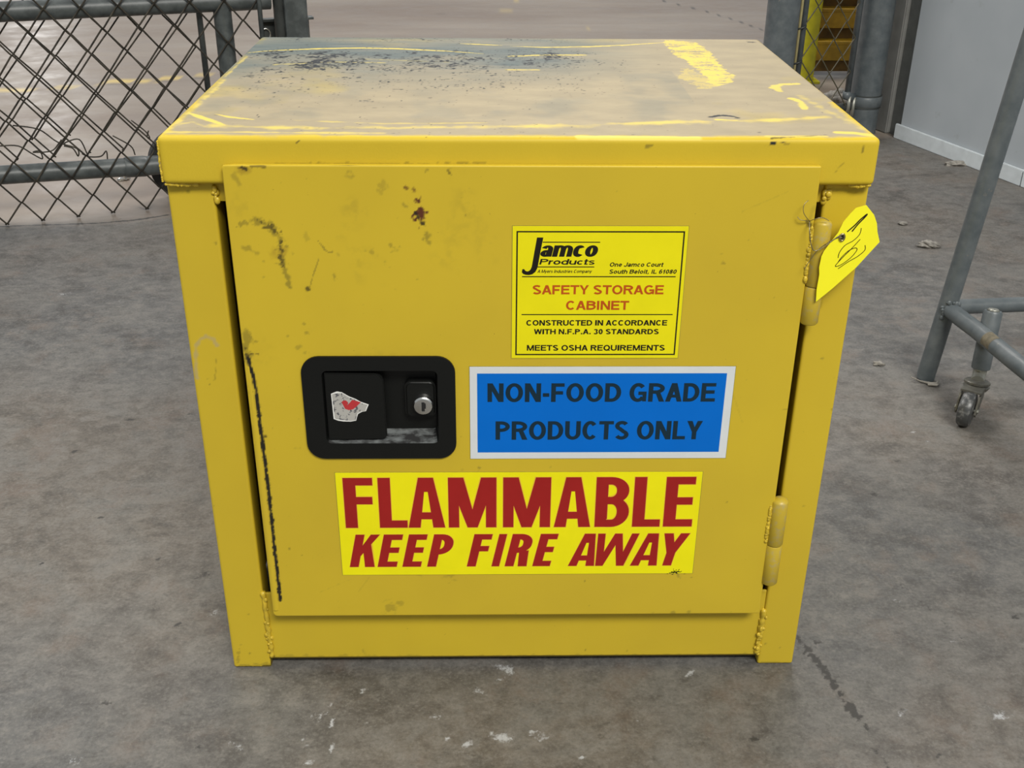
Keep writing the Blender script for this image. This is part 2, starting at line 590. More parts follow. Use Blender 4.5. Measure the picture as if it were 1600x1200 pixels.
P.stroke(1, [(-0.2073, -0.0959), (-0.1964, -0.1203)], 0.0022, .5, .4, 200)
P.stroke(2, [(-1.6, 2.718), (-1.5154, 2.7101)], 0.05, .75, .6, 18)
P.stroke(2, [(-1.4148, 2.7498), (-1.3586, 2.7798)], 0.05, .75, .8, 18)
P.stroke(2, [(-1.3077, 2.83), (-1.2268, 2.8415)], 0.05, .85, .8, 18)
P.stroke(2, [(-1.1798, 2.8626), (-1.0842, 2.9054)], 0.05, .8, .8, 18)
P.stroke(2, [(-1.0382, 2.9375), (-0.9241, 3.0147)], 0.04, .5, .8, 18)
P.stroke(0, [(-1.5259, 2.7383), (-1.4066, 2.75), (-1.2182, 2.8118), (-0.9687, 2.918)], 0.03, .45, .8, 18)
for (u, w, a) in [((-0.1518, 3.966), 0.0123, 0.5), ((0.1047, 4.7182), 0.0187, 0.5), ((0.3958, 3.9178), 0.0109, 0.35), ((0.0506, 4.4137), 0.0296, 0.25)]:
    P.blob(2, u, w, w * 3, a, .6, 15)
for (u, w, a) in [((-0.2412, 4.3098), 0.0406, 0.35), ((-0.2945, 3.6849), 0.0772, 0.2)]:
    P.blob(0, u, w, w * 2.5, a, .6, 10)
# small dark pits and pale grains scattered over the near slab
sel = np.where((X > -1.25) & (X < 1.35) & (Y > -.42) & (Y < 1.6))[0]
nn = vnoise(X[sel], Y[sel], 150, 31)
big = vnoise(X[sel], Y[sel], 12, 77)
P.A[sel, 0] = np.maximum(P.A[sel, 0], np.clip((nn - 0.985) * 60, 0, 1) * (big > .5) * .6)
nn = vnoise(X[sel], Y[sel], 120, 55)
P.A[sel, 1] = np.maximum(P.A[sel, 1], np.clip((nn - 0.988) * 60, 0, 1) * .5)
set_attr(me, P.A)

k = NT('concrete_floor', 0.45, 0.42)
r0_, g0_, b_, a_ = k.attr()
cr_ = k.noise(320, 5, .7)
r_ = k.ramp(k.mth('ADD', r0_, k.ramp(cr_, .3, .7, -.32, .32)), .30, .62, 0, .9)
g_ = k.ramp(k.mth('ADD', g0_, k.ramp(cr_, .3, .7, -.40, .40)), .32, .75, 0, .85)
n_big = k.noise(1.6, 4, .55)
n_mid = k.noise(9, 9, .68, k.scaled((1, 1.15, 1)), .35)
n_fin = k.noise(48, 9, .76, k.scaled((.9, 1.15, 1)), .3)
n_pat = k.noise(26, 7, .66, None, .5)
near = k.mix(k.ramp(n_big, .42, .58), (0.090, 0.090, 0.090), (0.124, 0.107, 0.089))
near = k.mix(k.ramp(n_mid, .42, .64, 0, .9), near, (0.135, 0.130, 0.120))
near = k.mix(k.ramp(n_mid, .48, .34, 0, .8), near, (0.066, 0.061, 0.055))
near = k.mix(k.ramp(n_fin, .50, .66, 0, .55), near, (0.205, 0.192, 0.172))
near = k.mix(k.ramp(n_fin, .48, .32, 0, .6), near, (0.046, 0.042, 0.037))
near = k.mix(k.ramp(k.noise(13, 6, .65), .54, .66, 0, .5), near, (0.130, 0.098, 0.078))
far = k.mix(k.ramp(k.noise(1.3, 5, .6, k.scaled((.5, 1.5, 1))), .35, .65), (0.20, 0.158, 0.128), (0.275, 0.235, 0.195))
far = k.mix(k.ramp(k.noise(5, 6, .65, k.scaled((.35, 1.7, 1))), .45, .72, 0, .5), far, (0.20, 0.165, 0.14))
near = k.mix(k.ramp(n_pat, .52, .66, 0, .55), near, (0.160, 0.152, 0.140))
near = k.mix(k.ramp(n_pat, .46, .30, 0, .45), near, (0.052, 0.048, 0.043))
gr_ = k.noise(260, 5, .7)
near = k.mix(k.ramp(gr_, .52, .72, 0, .5), near, (0.22, 0.21, 0.19))
near = k.mix(k.ramp(gr_, .46, .28, 0, .5), near, (0.030, 0.028, 0.025))
c = k.mix(a_, near, far)
c = k.mix(g_, c, (0.40, 0.41, 0.42))
c = k.mix(b_, c, (0.62, 0.46, 0.13))
c = k.mix(r_, c, (0.035, 0.033, 0.030))
k.color(c)
rg = k.ramp(k.noise(9, 5, .6), .3, .7, .46, .64)
k.rough(k.mth('SUBTRACT', rg, k.mth('MULTIPLY', a_, 0.16)))
k.bump(k.mth('ADD', n_fin, k.mth('MULTIPLY', k.noise(300, 2), .35)), 0.16, 0.0015)
me.materials.append(k.m)
floor = bpy.data.objects.new('floor', me)
COL.objects.link(floor)
floor['kind'] = 'structure'

# ------------------------------------------------------------------ right wall and its trim
WA = Vector((1.1115, 2.1634, 0))
WD = Vector((0.32418, -0.94599, 0))
WN = Vector((-0.94599, -0.32418, 0))      # towards the room


def wall_box(name, s0, s1, d0, d1, z0, z1, mat, bev=0.0, kind=True):
    bm = box(0, 1, 0, 1, 0, 1)
    for v in bm.verts:
        s = s0 + (s1 - s0) * v.co.x
        d = d0 + (d1 - d0) * v.co.y
        v.co = WA + WD * s + WN * d + Vector((0, 0, z0 + (z1 - z0) * v.co.z))
    bmesh.ops.recalc_face_normals(bm, faces=bm.faces)
    if bev:
        bmesh.ops.bevel(bm, geom=list(bm.edges), offset=bev, segments=2, affect='EDGES')
    o = obj(name, bm, mat)
    if kind:
        o['kind'] = 'structure'
    return o


wall_box('wall_right', 0.022, 4.5, -0.12, 0.0, 0, 3.0, M['wall'], .004)
wall_box('baseboard_right', 0.012, 0.497, 0.0005, 0.008, 0, 0.040, M['base_white'], .0015)
wall_box('baseboard_right', 0.500, 4.5, 0.0005, 0.008, 0, 0.040, M['base_white'], .0015)
wall_box('trim_1', -0.030, 0.020, -0.12, -0.012, 0, 3.0, M['trim_dark'])
wall_box('trim_2', -0.082, -0.031, -0.12, 0.002, 0, 3.0, M['trim_grey'], .003)
wall_box('trim_3', -0.092, -0.0825, -0.12, 0.006, 0, 3.0, M['trim_light'], .002)

# ------------------------------------------------------------------ stroke lettering
def seg_ribbon(pts, s, t, closed=False):
    """ribbon along centreline; s = thickness of upright strokes, t = of level strokes"""
    P = [Vector(p) for p in pts]
    n = len(P)
    L, R = [], []
    for i in range(n):
        a = P[i - 1] if (i > 0 or closed) else P[i]
        b = P[(i + 1) % n] if (i < n - 1 or closed) else P[i]
        d = (b - a).normalized()
        nx_, ny_ = -d.y, d.x
        L.append((P[i].x + nx_ * s / 2, P[i].y + ny_ * t / 2))
        R.append((P[i].x - nx_ * s / 2, P[i].y - ny_ * t / 2))
    out = []
    m = n if closed else n - 1
    for i in range(m):
        j = (i + 1) % n
        out.append([L[i], L[j], R[j], R[i]])
    return out


def ell(cx, cy, rx, ry, a0, a1, n=14):
    return [(cx + rx * math.cos(math.radians(a0 + (a1 - a0) * i / n)), cy + ry * math.sin(math.radians(a0 + (a1 - a0) * i / n))) for i in range(n + 1)]


def rc(x0, y0, x1, y1):
    return [(x0, y0), (x1, y0), (x1, y1), (x0, y1)]


ADV = dict(A=.95, B=.97, C=1.0, D=1.0, E=.90, F=.84, G=1.06, H=1.0, I=.38, J=.78, K=1.0, L=.84, M=1.16, N=1.0, O=1.08, P=.93, Q=1.08,
           R=1.0, S=.93, T=.86, U=1.0, W=1.30, Y=.92, a=.78, c=.76, d=.84, e=.78, h=.82, i=.36, l=.36, m=1.22, n=.82, o=.83,
           p=.84, r=.52, s=.74, t=.46, u=.82, y=.77)
ADV.update({'0': .77, '1': .62, '3': .77, '6': .77, '8': .77, '.': .38, ',': .38, '-': .46, ' ': .36})


def glyph(ch, s, t):
    """polygons with baseline 0 and cap height 1, plus advance"""
    A = ADV[ch]
    sb = 0.052 if ch not in 'AYWTy' else 0.008
    if ch in 'Jt':
        sb = 0.02
    W = A - 2 * sb
    G = []
    h, q = s / 2, t / 2
    xh = 0.74
    if ch == 'I':
        G.append(rc(0, 0, W, 1) if W < s * 1.3 else rc(W / 2 - h, 0, W / 2 + h, 1))
    elif ch == 'L':
        G += [rc(0, 0, s, 1), rc(0, 0, W, t)]
    elif ch == 'F':
        G += [rc(0, 0, s, 1), rc(0, 1 - t, W, 1), rc(0, .58 - t, W * .9, .58)]
    elif ch == 'E':
        G += [rc(0, 0, s, 1), rc(0, 1 - t, W, 1), rc(0, .52 - q, W * .93, .52 + q), rc(0, 0, W, t)]
    elif ch == 'T':
        G += [rc(0, 1 - t, W, 1), rc(W / 2 - h, 0, W / 2 + h, 1)]
    elif ch == 'H':
        G += [rc(0, 0, s, 1), rc(W - s, 0, W, 1), rc(0, .52 - q, W, .52 + q)]
    elif ch == 'N':
        e = s * 1.12
        G += [rc(0, 0, s, 1), rc(W - s, 0, W, 1), [(0, 1), (e, 1), (W, 0), (W - e, 0)]]
    elif ch == 'M':
        e = s * .98
        G += [rc(0, 0, s * .92, 1), rc(W - s * .92, 0, W, 1), [(0, 1), (e * 1.22, 1), (W / 2 + e * .42, 0), (W / 2 - e * .42, 0)],
              [(W - e * 1.22, 1), (W, 1), (W / 2 + e * .42, 0), (W / 2 - e * .42, 0)]]
    elif ch == 'A':
        e = s * 1.06
        G += [[(0, 0), (e, 0), (W / 2 + e * .55, 1), (W / 2 - e * .55, 1)], [(W - e, 0), (W, 0), (W / 2 + e * .55, 1), (W / 2 - e * .55, 1)],
              rc(W * .22, .22, W * .78, .22 + t * .9)]
    elif ch == 'W':
        e = s * 1.02
        a, b, c_ = W * .27, W * .5, W * .73
        G += [[(0, 1), (e, 1), (a + e / 2, 0), (a - e / 2, 0)], [(a - e / 2, 0), (a + e / 2, 0), (b + e / 2, 1), (b - e / 2, 1)],
              [(b - e / 2, 1), (b + e / 2, 1), (c_ + e / 2, 0), (c_ - e / 2, 0)], [(c_ - e / 2, 0), (c_ + e / 2, 0), (W, 1), (W - e, 1)]]
    elif ch == 'Y':
        e = s * 1.15
        G += [[(0, 1), (e, 1), (W / 2 + h, .36), (W / 2 - h, .40)], [(W - e, 1), (W, 1), (W / 2 + h, .40), (W / 2 - h, .36)], rc(W / 2 - h, 0, W / 2 + h, .42)]
    elif ch == 'K':
        e = s * 1.2
        G += [rc(0, 0, s, 1), [(s * .9, .30), (s * .9, .30 + e * .95), (W - e * .95, 1), (W + .02, 1)], [(W * .30, .52), (W * .30 + e * .62, .72), (W + .03, 0), (W - e, 0)]]
    elif ch in 'PRB':
        ym = .43 if ch != 'B' else .47
        yt = 1 - q
        rx, ry = (W * .46, (1 - ym) / 2 - q)
        ry = (yt - (ym + q)) / 2
        cx = W - rx * .96 - h
        G.append(rc(0, 0, s, 1))
        G += seg_ribbon([(s / 2, yt), (cx - .02, yt)] + ell(cx, (yt + ym + q) / 2, W - h - cx, ry, 88, -88) + [(cx - .02, ym + q), (s / 2, ym + q)], s, t)
        if ch == 'R':
            e = s * 1.05
            G.append([(W * .42, ym + t * .5), (W * .42 + e, ym + t * .5), (W + .02, 0), (W + .02 - e * 1.12, 0)])
        if ch == 'B':
            yb0, yb1 = q, ym + q
            G += seg_ribbon([(s / 2, yb1), (cx, yb1)] + ell(cx, (yb0 + yb1) / 2, W - h * .9 - cx + .015, (yb1 - yb0) / 2, 88, -88) + [(cx, yb0), (s / 2, yb0)], s, t)
    elif ch == 'D':
        cx = W * .42
        G.append(rc(0, 0, s, 1))
        G += seg_ribbon([(s / 2, 1 - q), (cx, 1 - q)] + ell(cx, .5, W - h - cx, .5 - q, 88, -88) + [(cx, q), (s / 2, q)], s, t)
    elif ch in 'OQ0':
        G += seg_ribbon(ell(W / 2, .5, W / 2 - h, .51 - q, 0, 360, 28)[:-1], s, t, True)
        if ch == 'Q':
            G.append([(W * .50, .22), (W * .50 + s * .8, .30), (W + .02, .02), (W - s * .5, -.06)])
    elif ch in 'CG':
        a = 42
        G += seg_ribbon(ell(W / 2, .5, W / 2 - h, .51 - q, a, 360 - (a if ch == 'C' else 38), 26), s, t)
        if ch == 'G':
            G += [rc(W * .52, .55 - t, W, .55), rc(W - s * .85, 0.02, W, .55)]
    elif ch == 'S':
        R_ = W / 2 - h
        up = ell(W / 2, .745, R_ * .95, .265 - q, 25, 262, 16)
        lo = ell(W / 2, .262, R_, .27 - q, 80, -157, 16)
        G += seg_ribbon(up[:-1] + lo[1:], s, t)
    elif ch == 'U':
        G += seg_ribbon([(h, 1), (h, .36)] + ell(W / 2, .36, W / 2 - h, .37 - q, 180, 360) + [(W - h, 1)], s, t)
    elif ch == 'J':
        G += seg_ribbon([(W - h, 1), (W - h, .30)] + ell(W / 2, .30, W / 2 - h, .31 - q, 0, -170), s, t)
    elif ch == '1':
        G += [rc(W * .62 - h, 0, W * .62 + h, 1), [(.02, .72), (W * .62, 1), (W * .62, 1 - t * 1.3), (.02, .72 - t * 1.1)]]
    elif ch == '3':
        G += seg_ribbon(ell(W * .46, .745, W * .50 - h, .26 - q, 160, -80, 14), s, t)
        G += seg_ribbon(ell(W * .46, .275, W * .54 - h, .285 - q, 80, -160, 14), s, t)
    elif ch == '6':
        G += seg_ribbon(ell(W / 2, .33, W / 2 - h, .34 - q, 0, 360, 22)[:-1], s, t, True)
        G += seg_ribbon(ell(W / 2 + .03, .5, W / 2 - h + .03, .51 - q, 55, 190, 14), s, t)
    elif ch == '8':
        G += seg_ribbon(ell(W / 2, .74, W * .45 - h, .26 - q, 0, 360, 20)[:-1], s, t, True)
        G += seg_ribbon(ell(W / 2, .27, W / 2 - h, .285 - q, 0, 360, 20)[:-1], s, t, True)
    elif ch == '.':
        G.append(rc(W / 2 - h, 0, W / 2 + h, s * 1.05))
    elif ch == ',':
        G += [rc(W / 2 - h, 0, W / 2 + h, s * 1.05), [(W / 2, 0), (W / 2 + h, 0), (W / 2 - h * .2, -.18), (W / 2 - h, -.18)]]
    elif ch == '-':
        G.append(rc(0, .28, W, .28 + t * 1.05))
    elif ch == 'o':
        G += seg_ribbon(ell(W / 2, xh / 2, W / 2 - h, xh / 2 + .01 - q, 0, 360, 24)[:-1], s, t, True)
    elif ch == 'c':
        G += seg_ribbon(ell(W / 2, xh / 2, W / 2 - h, xh / 2 + .01 - q, 42, 318, 20), s, t)
    elif ch == 'e':
        G += seg_ribbon(ell(W / 2, xh / 2, W / 2 - h, xh / 2 + .01 - q, 0, 325, 22), s, t)
        G.append(rc(h, xh / 2 - q * .7, W - h * .3, xh / 2 + q * .7))
    elif ch == 'a':
        G += seg_ribbon([(W - h, 0), (W - h, xh * .66)] + ell(W / 2, xh * .66, W / 2 - h, xh * .34 - q, 0, 165, 12), s, t)
        G += seg_ribbon(ell(W * .46, xh * .29, W * .46 - h, xh * .30 - q, 0, 360, 18)[:-1], s, t, True)
    elif ch in 'dp':
        G += seg_ribbon(ell(W / 2, xh / 2, W / 2 - h, xh / 2 + .01 - q, 0, 360, 24)[:-1], s, t, True)
        G.append(rc(W - s, 0, W, 1) if ch == 'd' else rc(0, -.28, s, xh))
    elif ch in 'hn':
        G += [rc(0, 0, s, 1 if ch == 'h' else xh)]
        G += seg_ribbon([(h, xh * .55)] + ell(W / 2, xh * .60, W / 2 - h, xh * .41 - q, 175, 0, 12) + [(W - h, 0)], s, t)
    elif ch == 'm':
        G.append(rc(0, 0, s, xh))
        for x0, x1 in ((h, W / 2), (W / 2, W - h)):
            G += seg_ribbon([(x0, xh * .5)] + ell((x0 + x1) / 2, xh * .60, (x1 - x0) / 2, xh * .41 - q, 175, 0, 12) + [(x1, 0)], s, t)
    elif ch == 'u':
        G.append(rc(W - s, 0, W, xh))
        G += seg_ribbon([(h, xh), (h, xh * .4)] + ell(W / 2, xh * .4, W / 2 - h, xh * .41 - q, 180, 355, 12), s, t)
    elif ch == 'r':
        G.append(rc(0, 0, s, xh))
        G += seg_ribbon(ell(W, xh * .52, W - h, xh * .49 - q, 175, 92, 8), s, t)
    elif ch == 'i':
        G += [rc(W / 2 - h, 0, W / 2 + h, xh), rc(W / 2 - h, 1 - t, W / 2 + h, 1)]
    elif ch == 'l':
        G.append(rc(W / 2 - h, 0, W / 2 + h, 1))
    elif ch == 't':
        G += [rc(0, xh - t * .85, W, xh), rc(W * .42 - h, t * .6, W * .42 + h, .95), rc(W * .42 - h, 0, W, t * .9)]
    elif ch == 's':
        up = ell(W / 2, xh * .735, W / 2 - h, xh * .27 - q * .8, 28, 262, 14)
        lo = ell(W / 2, xh * .265, W / 2 - h, xh * .275 - q * .8, 80, -157, 14)
        G += seg_ribbon(up[:-1] + lo[1:], s, t * .85)
    elif ch == 'y':
        e = s * 1.1
        G += [[(0, xh), (e, xh), (W / 2 + e * .5, 0), (W / 2 - e * .4, 0)], [(W - e, xh), (W, xh), (W * .38 + e * .3, -.27), (W * .38 - e * .6, -.27)]]
    return [[(x + sb, y) for x, y in g] for g in G], A, sb


def line_polys(text, x0, x1, zb, cap, s, t, shear=0.0, gap=1.0):
    """a line of lettering whose ink runs from x0 to x1; cap = cap height (m); s, t = stroke weights in metres"""
    kx = 1.0
    for _ in range(3):
        pen, items = 0.0, []
        lo, hi = 9.0, -9.0
        for ch in text:
            if ch == ' ':
                pen += ADV[' ']
                continue
            G, A, sb = glyph(ch, s / cap / kx, t / cap)
            pen -= sb * (1 - gap)
            items.append((pen, G))
            for g in G:
                for x, y in g:
                    lo, hi = min(lo, pen + x + shear * y / kx), max(hi, pen + x + shear * y / kx)
            pen += A - sb * (1 - gap)
        kx = (x1 - x0) / (hi - lo) / cap
    out = []
    for pen, G in items:
        for g in G:
            out.append([(x0 + ((pen + x - lo) * kx + shear * y) * cap, zb + y * cap) for x, y in g])
    return out


def flat(name, polys, y, mat, parent):
    V, F = [], []
    for g in polys:
        ar = sum(g[i][0] * g[(i + 1) % len(g)][1] - g[(i + 1) % len(g)][0] * g[i][1] for i in range(len(g)))
        if ar < 0:
            g = g[::-1]
        F.append(tuple(range(len(V), len(V) + len(g))))
        yy = y - 2.5e-6 * (len(F) % 40)
        V += [(x, yy, z) for x, z in g]
    return obj(name, (V, F), mat, parent)


# ------------------------------------------------------------------ the cabinet
H = 0.5571
cab = empty('safety_cabinet', 'yellow steel flammable storage cabinet with scuffed dusty top, standing on the concrete floor', 'cabinet', (0, 0.2265, 0))
CO = Vector((0, -0.2265, 0))


def place(o):
    o.location = CO
    return o


# lid with its worn top
lid, V = grid_box('lid', (-0.2910, -0.0098, 0.5175), (0.2910, 0.4434, H), 0.0045,
                  {'*': 0.02, 'z+': 0.0011, 'y-': 0.0016, 'x-': .004, 'x+': .004}, M['lid'], cab)
place(lid)
X, Y, Z = V[:, 0].astype(np.float32), V[:, 1].astype(np.float32), V[:, 2].astype(np.float32)
P = Paint(X, Y)
top = Z > H - 0.0022
edge = np.minimum(np.minimum(X + .291, (.291 - X) * np.where(Y > .12, 3.0, 1.0)), Y + .0098)
nlow = fbm(X, Y, 14, 3)
P.A[:, 2] = top * np.clip((edge - 0.002 - 0.010 * (fbm(X, Y, 60, 8) - .35)) / 0.006, 0, 1)
P.A[:, 2] *= np.clip(1.12 - 0.5 * np.clip((fbm(X, Y, 9, 21) - .56) * 5, 0, 1), 0, 1)
# blue-grey grime towards the back left
gr = np.clip((Y - 0.13 - 0.16 * (nlow - .5) - 0.12 * np.clip(X / .25, 0, 1)) / 0.20, 0, 1)
gr *= np.clip((0.150 + .05 * nlow - X) / 0.12, 0, 1)
gr *= np.clip(.55 + 1.3 * (fbm(X * .2, Y, 40, 12) - .30), 0, 1)
P.A[:, 3] = top * np.maximum(gr, np.clip((fbm(X, Y, 26, 40) - .5) * 1.2, 0, .3) * (Y > .05) * (X < .16))
S = P.stroke
S(0, [(-0.287, 0.3413), (-0.2726, 0.3527), (-0.2461, 0.3609), (-0.2123, 0.3693), (-0.1705, 0.3742), (-0.1278, 0.3714), (-0.0707, 0.3577), (-0.0313, 0.3438)], .0070, 1, .35, 200, .3, True)
S(0, [(-0.0592, 0.4045), (-0.0113, 0.3938)], .006, .8, .6, 200, .4, True)
S(0, [(-0.0012, 0.3901), (0.0359, 0.3832), (0.0866, 0.3884), (0.1351, 0.4015), (0.1814, 0.4189)], .0060, .95, .7, 200, .4, True)
S(0, [(-0.0023, 0.3299), (0.0339, 0.338), (0.0771, 0.339)], .0070, .9, .6, 200, .5)
S(0, [(-0.0075, 0.2584), (0.0251, 0.259)], .0045, .9, .6, 200, .4)
S(0, [(-0.246, 0.2794), (-0.1887, 0.2942), (-0.1352, 0.292)], .0060, .45, .9, 200, .7)
S(0, [(-0.1639, 0.312), (-0.0687, 0.2968)], .004, .35, .9, 200, .7)
P.poly(0, [(0.1771, 0.4354), (0.2134, 0.4198), (0.2183, 0.3647), (0.2176, 0.293), (0.2142, 0.2407), (0.193, 0.2097), (0.1865, 0.2528), (0.186, 0.306), (0.1761, 0.3487), (0.176, 0.3868)], 1, .007, 170, 5, 1.5)
P.poly(0, [(0.1962, 0.2341), (0.224, 0.2378), (0.2085, 0.1982), (0.1913, 0.1864), (0.1882, 0.2037)], .9, .007, 170, 9, 1.3)
P.poly(0, [(0.177, 0.2753), (0.1897, 0.234), (0.2022, 0.1981), (0.1784, 0.1692), (0.162, 0.2212)], .5, .009, 170, 15, 1.4)
S(0, [(0.2453, 0.1788), (0.2586, 0.1934), (0.2732, 0.1965)], .009, .9, .5, 120, .4)
S(0, [(0.2498, 0.1874), (0.2494, 0.1649)], .009, .85, .5, 120, .4)
S(0, [(0.2536, 0.1328), (0.258, 0.1174), (0.2551, 0.0925)], .0085, .95, .5, 120, .4)
S(0, [(-0.2845, 0.0703), (-0.264, 0.0479), (-0.2434, 0.0264)], .0075, 1, .3, 120, .3, True)
S(0, [(-0.2605, 0.066), (-0.2451, 0.0548), (-0.2229, 0.0462)], .0050, 1, .5, 120, .3, True)
S(0, [(-0.2528, 0.0262), (-0.2065, 0.0205), (-0.1644, 0.0189), (-0.1016, 0.0197), (-0.0279, 0.0249), (0.0468, 0.0301), (0.1015, 0.0395), (0.1565, 0.0447), (0.2122, 0.0499), (0.265, 0.062)], .0125, .85, 1.2, 60, 1.3)
S(0, [(-0.1894, 0.0445), (-0.1133, 0.0345), (-0.0279, 0.0378)], .005, .5, 1.2, 70, .9)
S(0, [(-0.2912, 0.0049), (-0.2036, 0.0039), (-0.1106, 0.003)], .006, .7, .9, 70, .7)
S(0, [(0.0469, -0.0053), (0.0958, -0.0067), (0.1421, -0.0082)], .0075, 1, .4, 70, .3)
S(0, [(0.2601, 0.0095), (0.2738, 0.0076), (0.2876, -0.0004)], .010, 1, .3, 70, .3)
S(0, [(0.2001, -0.0035), (0.2471, -0.0029)], .005, .7, .7, 70, .4)
S(0, [(0.2635, 0.1435), (0.2721, 0.0879), (0.2826, 0.0464), (0.2881, 0.0078)], .010, .45, 1.2, 120, 1.2)
S(0, [(-0.2887, 0.0111), (-0.2854, 0.0432), (-0.2835, 0.0797), (-0.2821, 0.1475), (-0.2817, 0.2066)], .0065, .65, 1.3, 120, 1.0)
S(0, [(-0.2843, 0.2185), (-0.2846, 0.2819), (-0.2835, 0.3233)], .004, .55, 1.2, 120, .8)
S(0, [(-0.2837, 0.0258), (-0.2737, 0.0389), (-0.2581, 0.0219)], .006, .45, 1.3, 120, .9)
# dark crumbs
dens = (np.exp(-((Y - .30) / .055) ** 2) * .85 + np.exp(-((Y - .20) / .05) ** 2) * .30 + .10 + .3 * np.exp(-((Y - .43) / .02) ** 2))
dens *= np.clip((.14 - X) / .12, 0, 1) * np.clip((X + .285) / .03, 0, 1)
dens += np.exp(-((Y - .335) / .022) ** 2) * .6 * np.clip((.10 - X) / .08, 0, 1)
dens += np.exp(-(((X + .215) / .035) ** 2 + ((Y - .285) / .035) ** 2)) * .5
cl = fbm(X, Y, 55, 60)
sp = np.maximum(vnoise(X, Y, 420, 61), vnoise(X, Y, 260, 62) - .03)
P.A[:, 1] = top * np.clip((sp - (.975 - .23 * dens * (0.25 + 1.5 * np.clip((cl - .36) * 3.5, 0, 1)))) / .03, 0, 1)
for (u, w, a) in [((-0.1387, 0.1161), 0.0044, 0.85), ((0.1178, 0.0289), 0.0022, 1), ((0.2671, 0.0759), 0.0023, 1), ((0.1928, 0.0087), 0.0027, 0.6), ((-0.0806, 0.1299), 0.0023, 0.5), ((-0.0602, 0.2802), 0.0047, 0.8), ((-0.0284, 0.2709), 0.0053, 0.8), ((-0.1075, 0.2758), 0.0046, 0.7), ((-0.1984, 0.2673), 0.0078, 0.7), ((-0.2618, 0.225), 0.0069, 0.7), ((-0.2312, 0.3921), 0.0025, 0.9), ((0.2783, 0.4215), 0.0052, 0.9), ((-0.0117, 0.177), 0.0024, 0.9), ((0.1522, 0.2881), 0.0017, 0.9), ((0.0843, 0.2412), 0.0013, 0.9), ((0.0496, 0.2312), 0.0012, 0.9), ((0.2037, 0.3797), 0.0022, 0.6), ((0.2439, 0.1676), 0.0009, 0.5), ((-0.194, 0.3254), 0.0017, 0.8)]:
    P.blob(1, u, w, w * .8, a, 2.2, 240, .5)
S(1, [(0.1659, 0.0606), (0.1745, 0.0676), (0.1824, 0.0654), (0.1877, 0.0586)], .0058, 1, .9, 200, .4)
S(0, [(0.1698, 0.0516), (0.1847, 0.0495)], .005, 1, .6, 150, .4)
S(1, [(0.2018, -0.0075), (0.2205, -0.0052), (0.2483, 0.0012)], .0022, .7, 1.2, 200, .5)
P.A[:, 0] *= top
P.A[:, 1] *= (Z > H - .004)
P.A[:, 3] *= top
# marks on the front edge of the lid
PF = Paint(X, Z)
PF.blob(1, (0.2032, 0.5535), .0045, .0035, 1, 2.0, 260)
PF.stroke(1, [(0.2104, 0.5541), (0.2169, 0.552)], .002, .4, 1, 200)
PF.stroke(1, [(-0.1802, 0.5519), (-0.177, 0.554)], .0012, .8, .4, 200)
PF.stroke(1, [(0.2758, 0.5543), (0.2771, 0.5459)], .0012, .6, .4, 200)
PF.stroke(1, [(0.2566, 0.5289), (0.2627, 0.5369)], .0015, .35, .8, 200)
PF.stroke(1, [(0.101, 0.5501), (0.1051, 0.5507)], .002, .5, .8, 200)
PF.stroke(1, [(-0.1981, 0.5352), (-0.1106, 0.5349), (-0.0279, 0.5361)], .0015, .35, 2, 300)
front = (Y < -0.0068) & (Z < H - .003)
P.A[front] = np.maximum(P.A[front], PF.A[front])
set_attr(lid.data, P.A)

# shell
obj('side_panel', box(-0.2905, -0.2885, .0285, .442, 0.004, .5175), M['yellow'], cab)
obj('side_panel', box(0.2885, 0.2905, .0285, .442, 0.004, .5175), M['yellow'], cab)
obj('back_panel', box(-0.2885, 0.2885, .440, .442, 0.004, .5175), M['yellow'], cab)
obj('floor_panel', box(-0.2500, 0.2535, .0040, .4390, 0.0090, .0110), M['rim_yellow'], cab)
obj('header_strip', box(-0.2520, 0.2537, .0030, .007, 0.500, .5175), M['yellow'], cab)


def marked_box(name, lo, hi, r, front_step, painter):
    o, V = grid_box(name, lo, hi, r, {'*': .02, 'y-': front_step}, M['yellow_marked'], cab)
    place(o)
    p = Paint(V[:, 0].astype(np.float32), V[:, 2].astype(np.float32))
    painter(p)
    p.A *= (V[:, 1] < lo[1] + .003)[:, None]
    set_attr(o.data, p.A)
    return o


def left_post(p):
    p.stroke(3, [(-0.2874, 0.337), (-0.2862, 0.3561), (-0.2846, 0.3686), (-0.2805, 0.3749), (-0.2735, 0.3773), (-0.2682, 0.3749), (-0.2661, 0.3686)], .0042, .9, .8, 200, .6)
    p.stroke(1, [(-0.2785, 0.3357), (-0.2718, 0.3344), (-0.2681, 0.3561)], .0010, .7, 1.0, 300, .6)
    p.blob(1, (-0.2768, 0.3305), .0012, .0016, 1)
    p.stroke(1, [(-0.2859, 0.007), (-0.2822, 0.0298)], .003, .6, 1.4, 300)
    p.blob(1, (-0.2722, 0.0188), .002, .002, 1)
    p.stroke(1, [(-0.2903, 0.0027), (-0.2678, 0.0034), (-0.2512, 0.005)], .0035, .6, 1.4, 300)
    p.stroke(0, [(-0.248, 0.3207), (-0.2495, 0.3122), (-0.2474, 0.3043)], .003, .9, 1.0, 300)
    p.stroke(0, [(-0.2918, 0.001), (-0.2514, 0.0024)], .0012, .9, 1.0, 300)
    for q_ in [(-0.2891, 0.1633), (-0.2885, 0.2003), (-0.2731, 0.5085), (-0.279, 0.5074), (-0.2562, 0.464), (-0.269, 0.0694)]:
        p.blob(1, q_, .0012, .0012, .8)


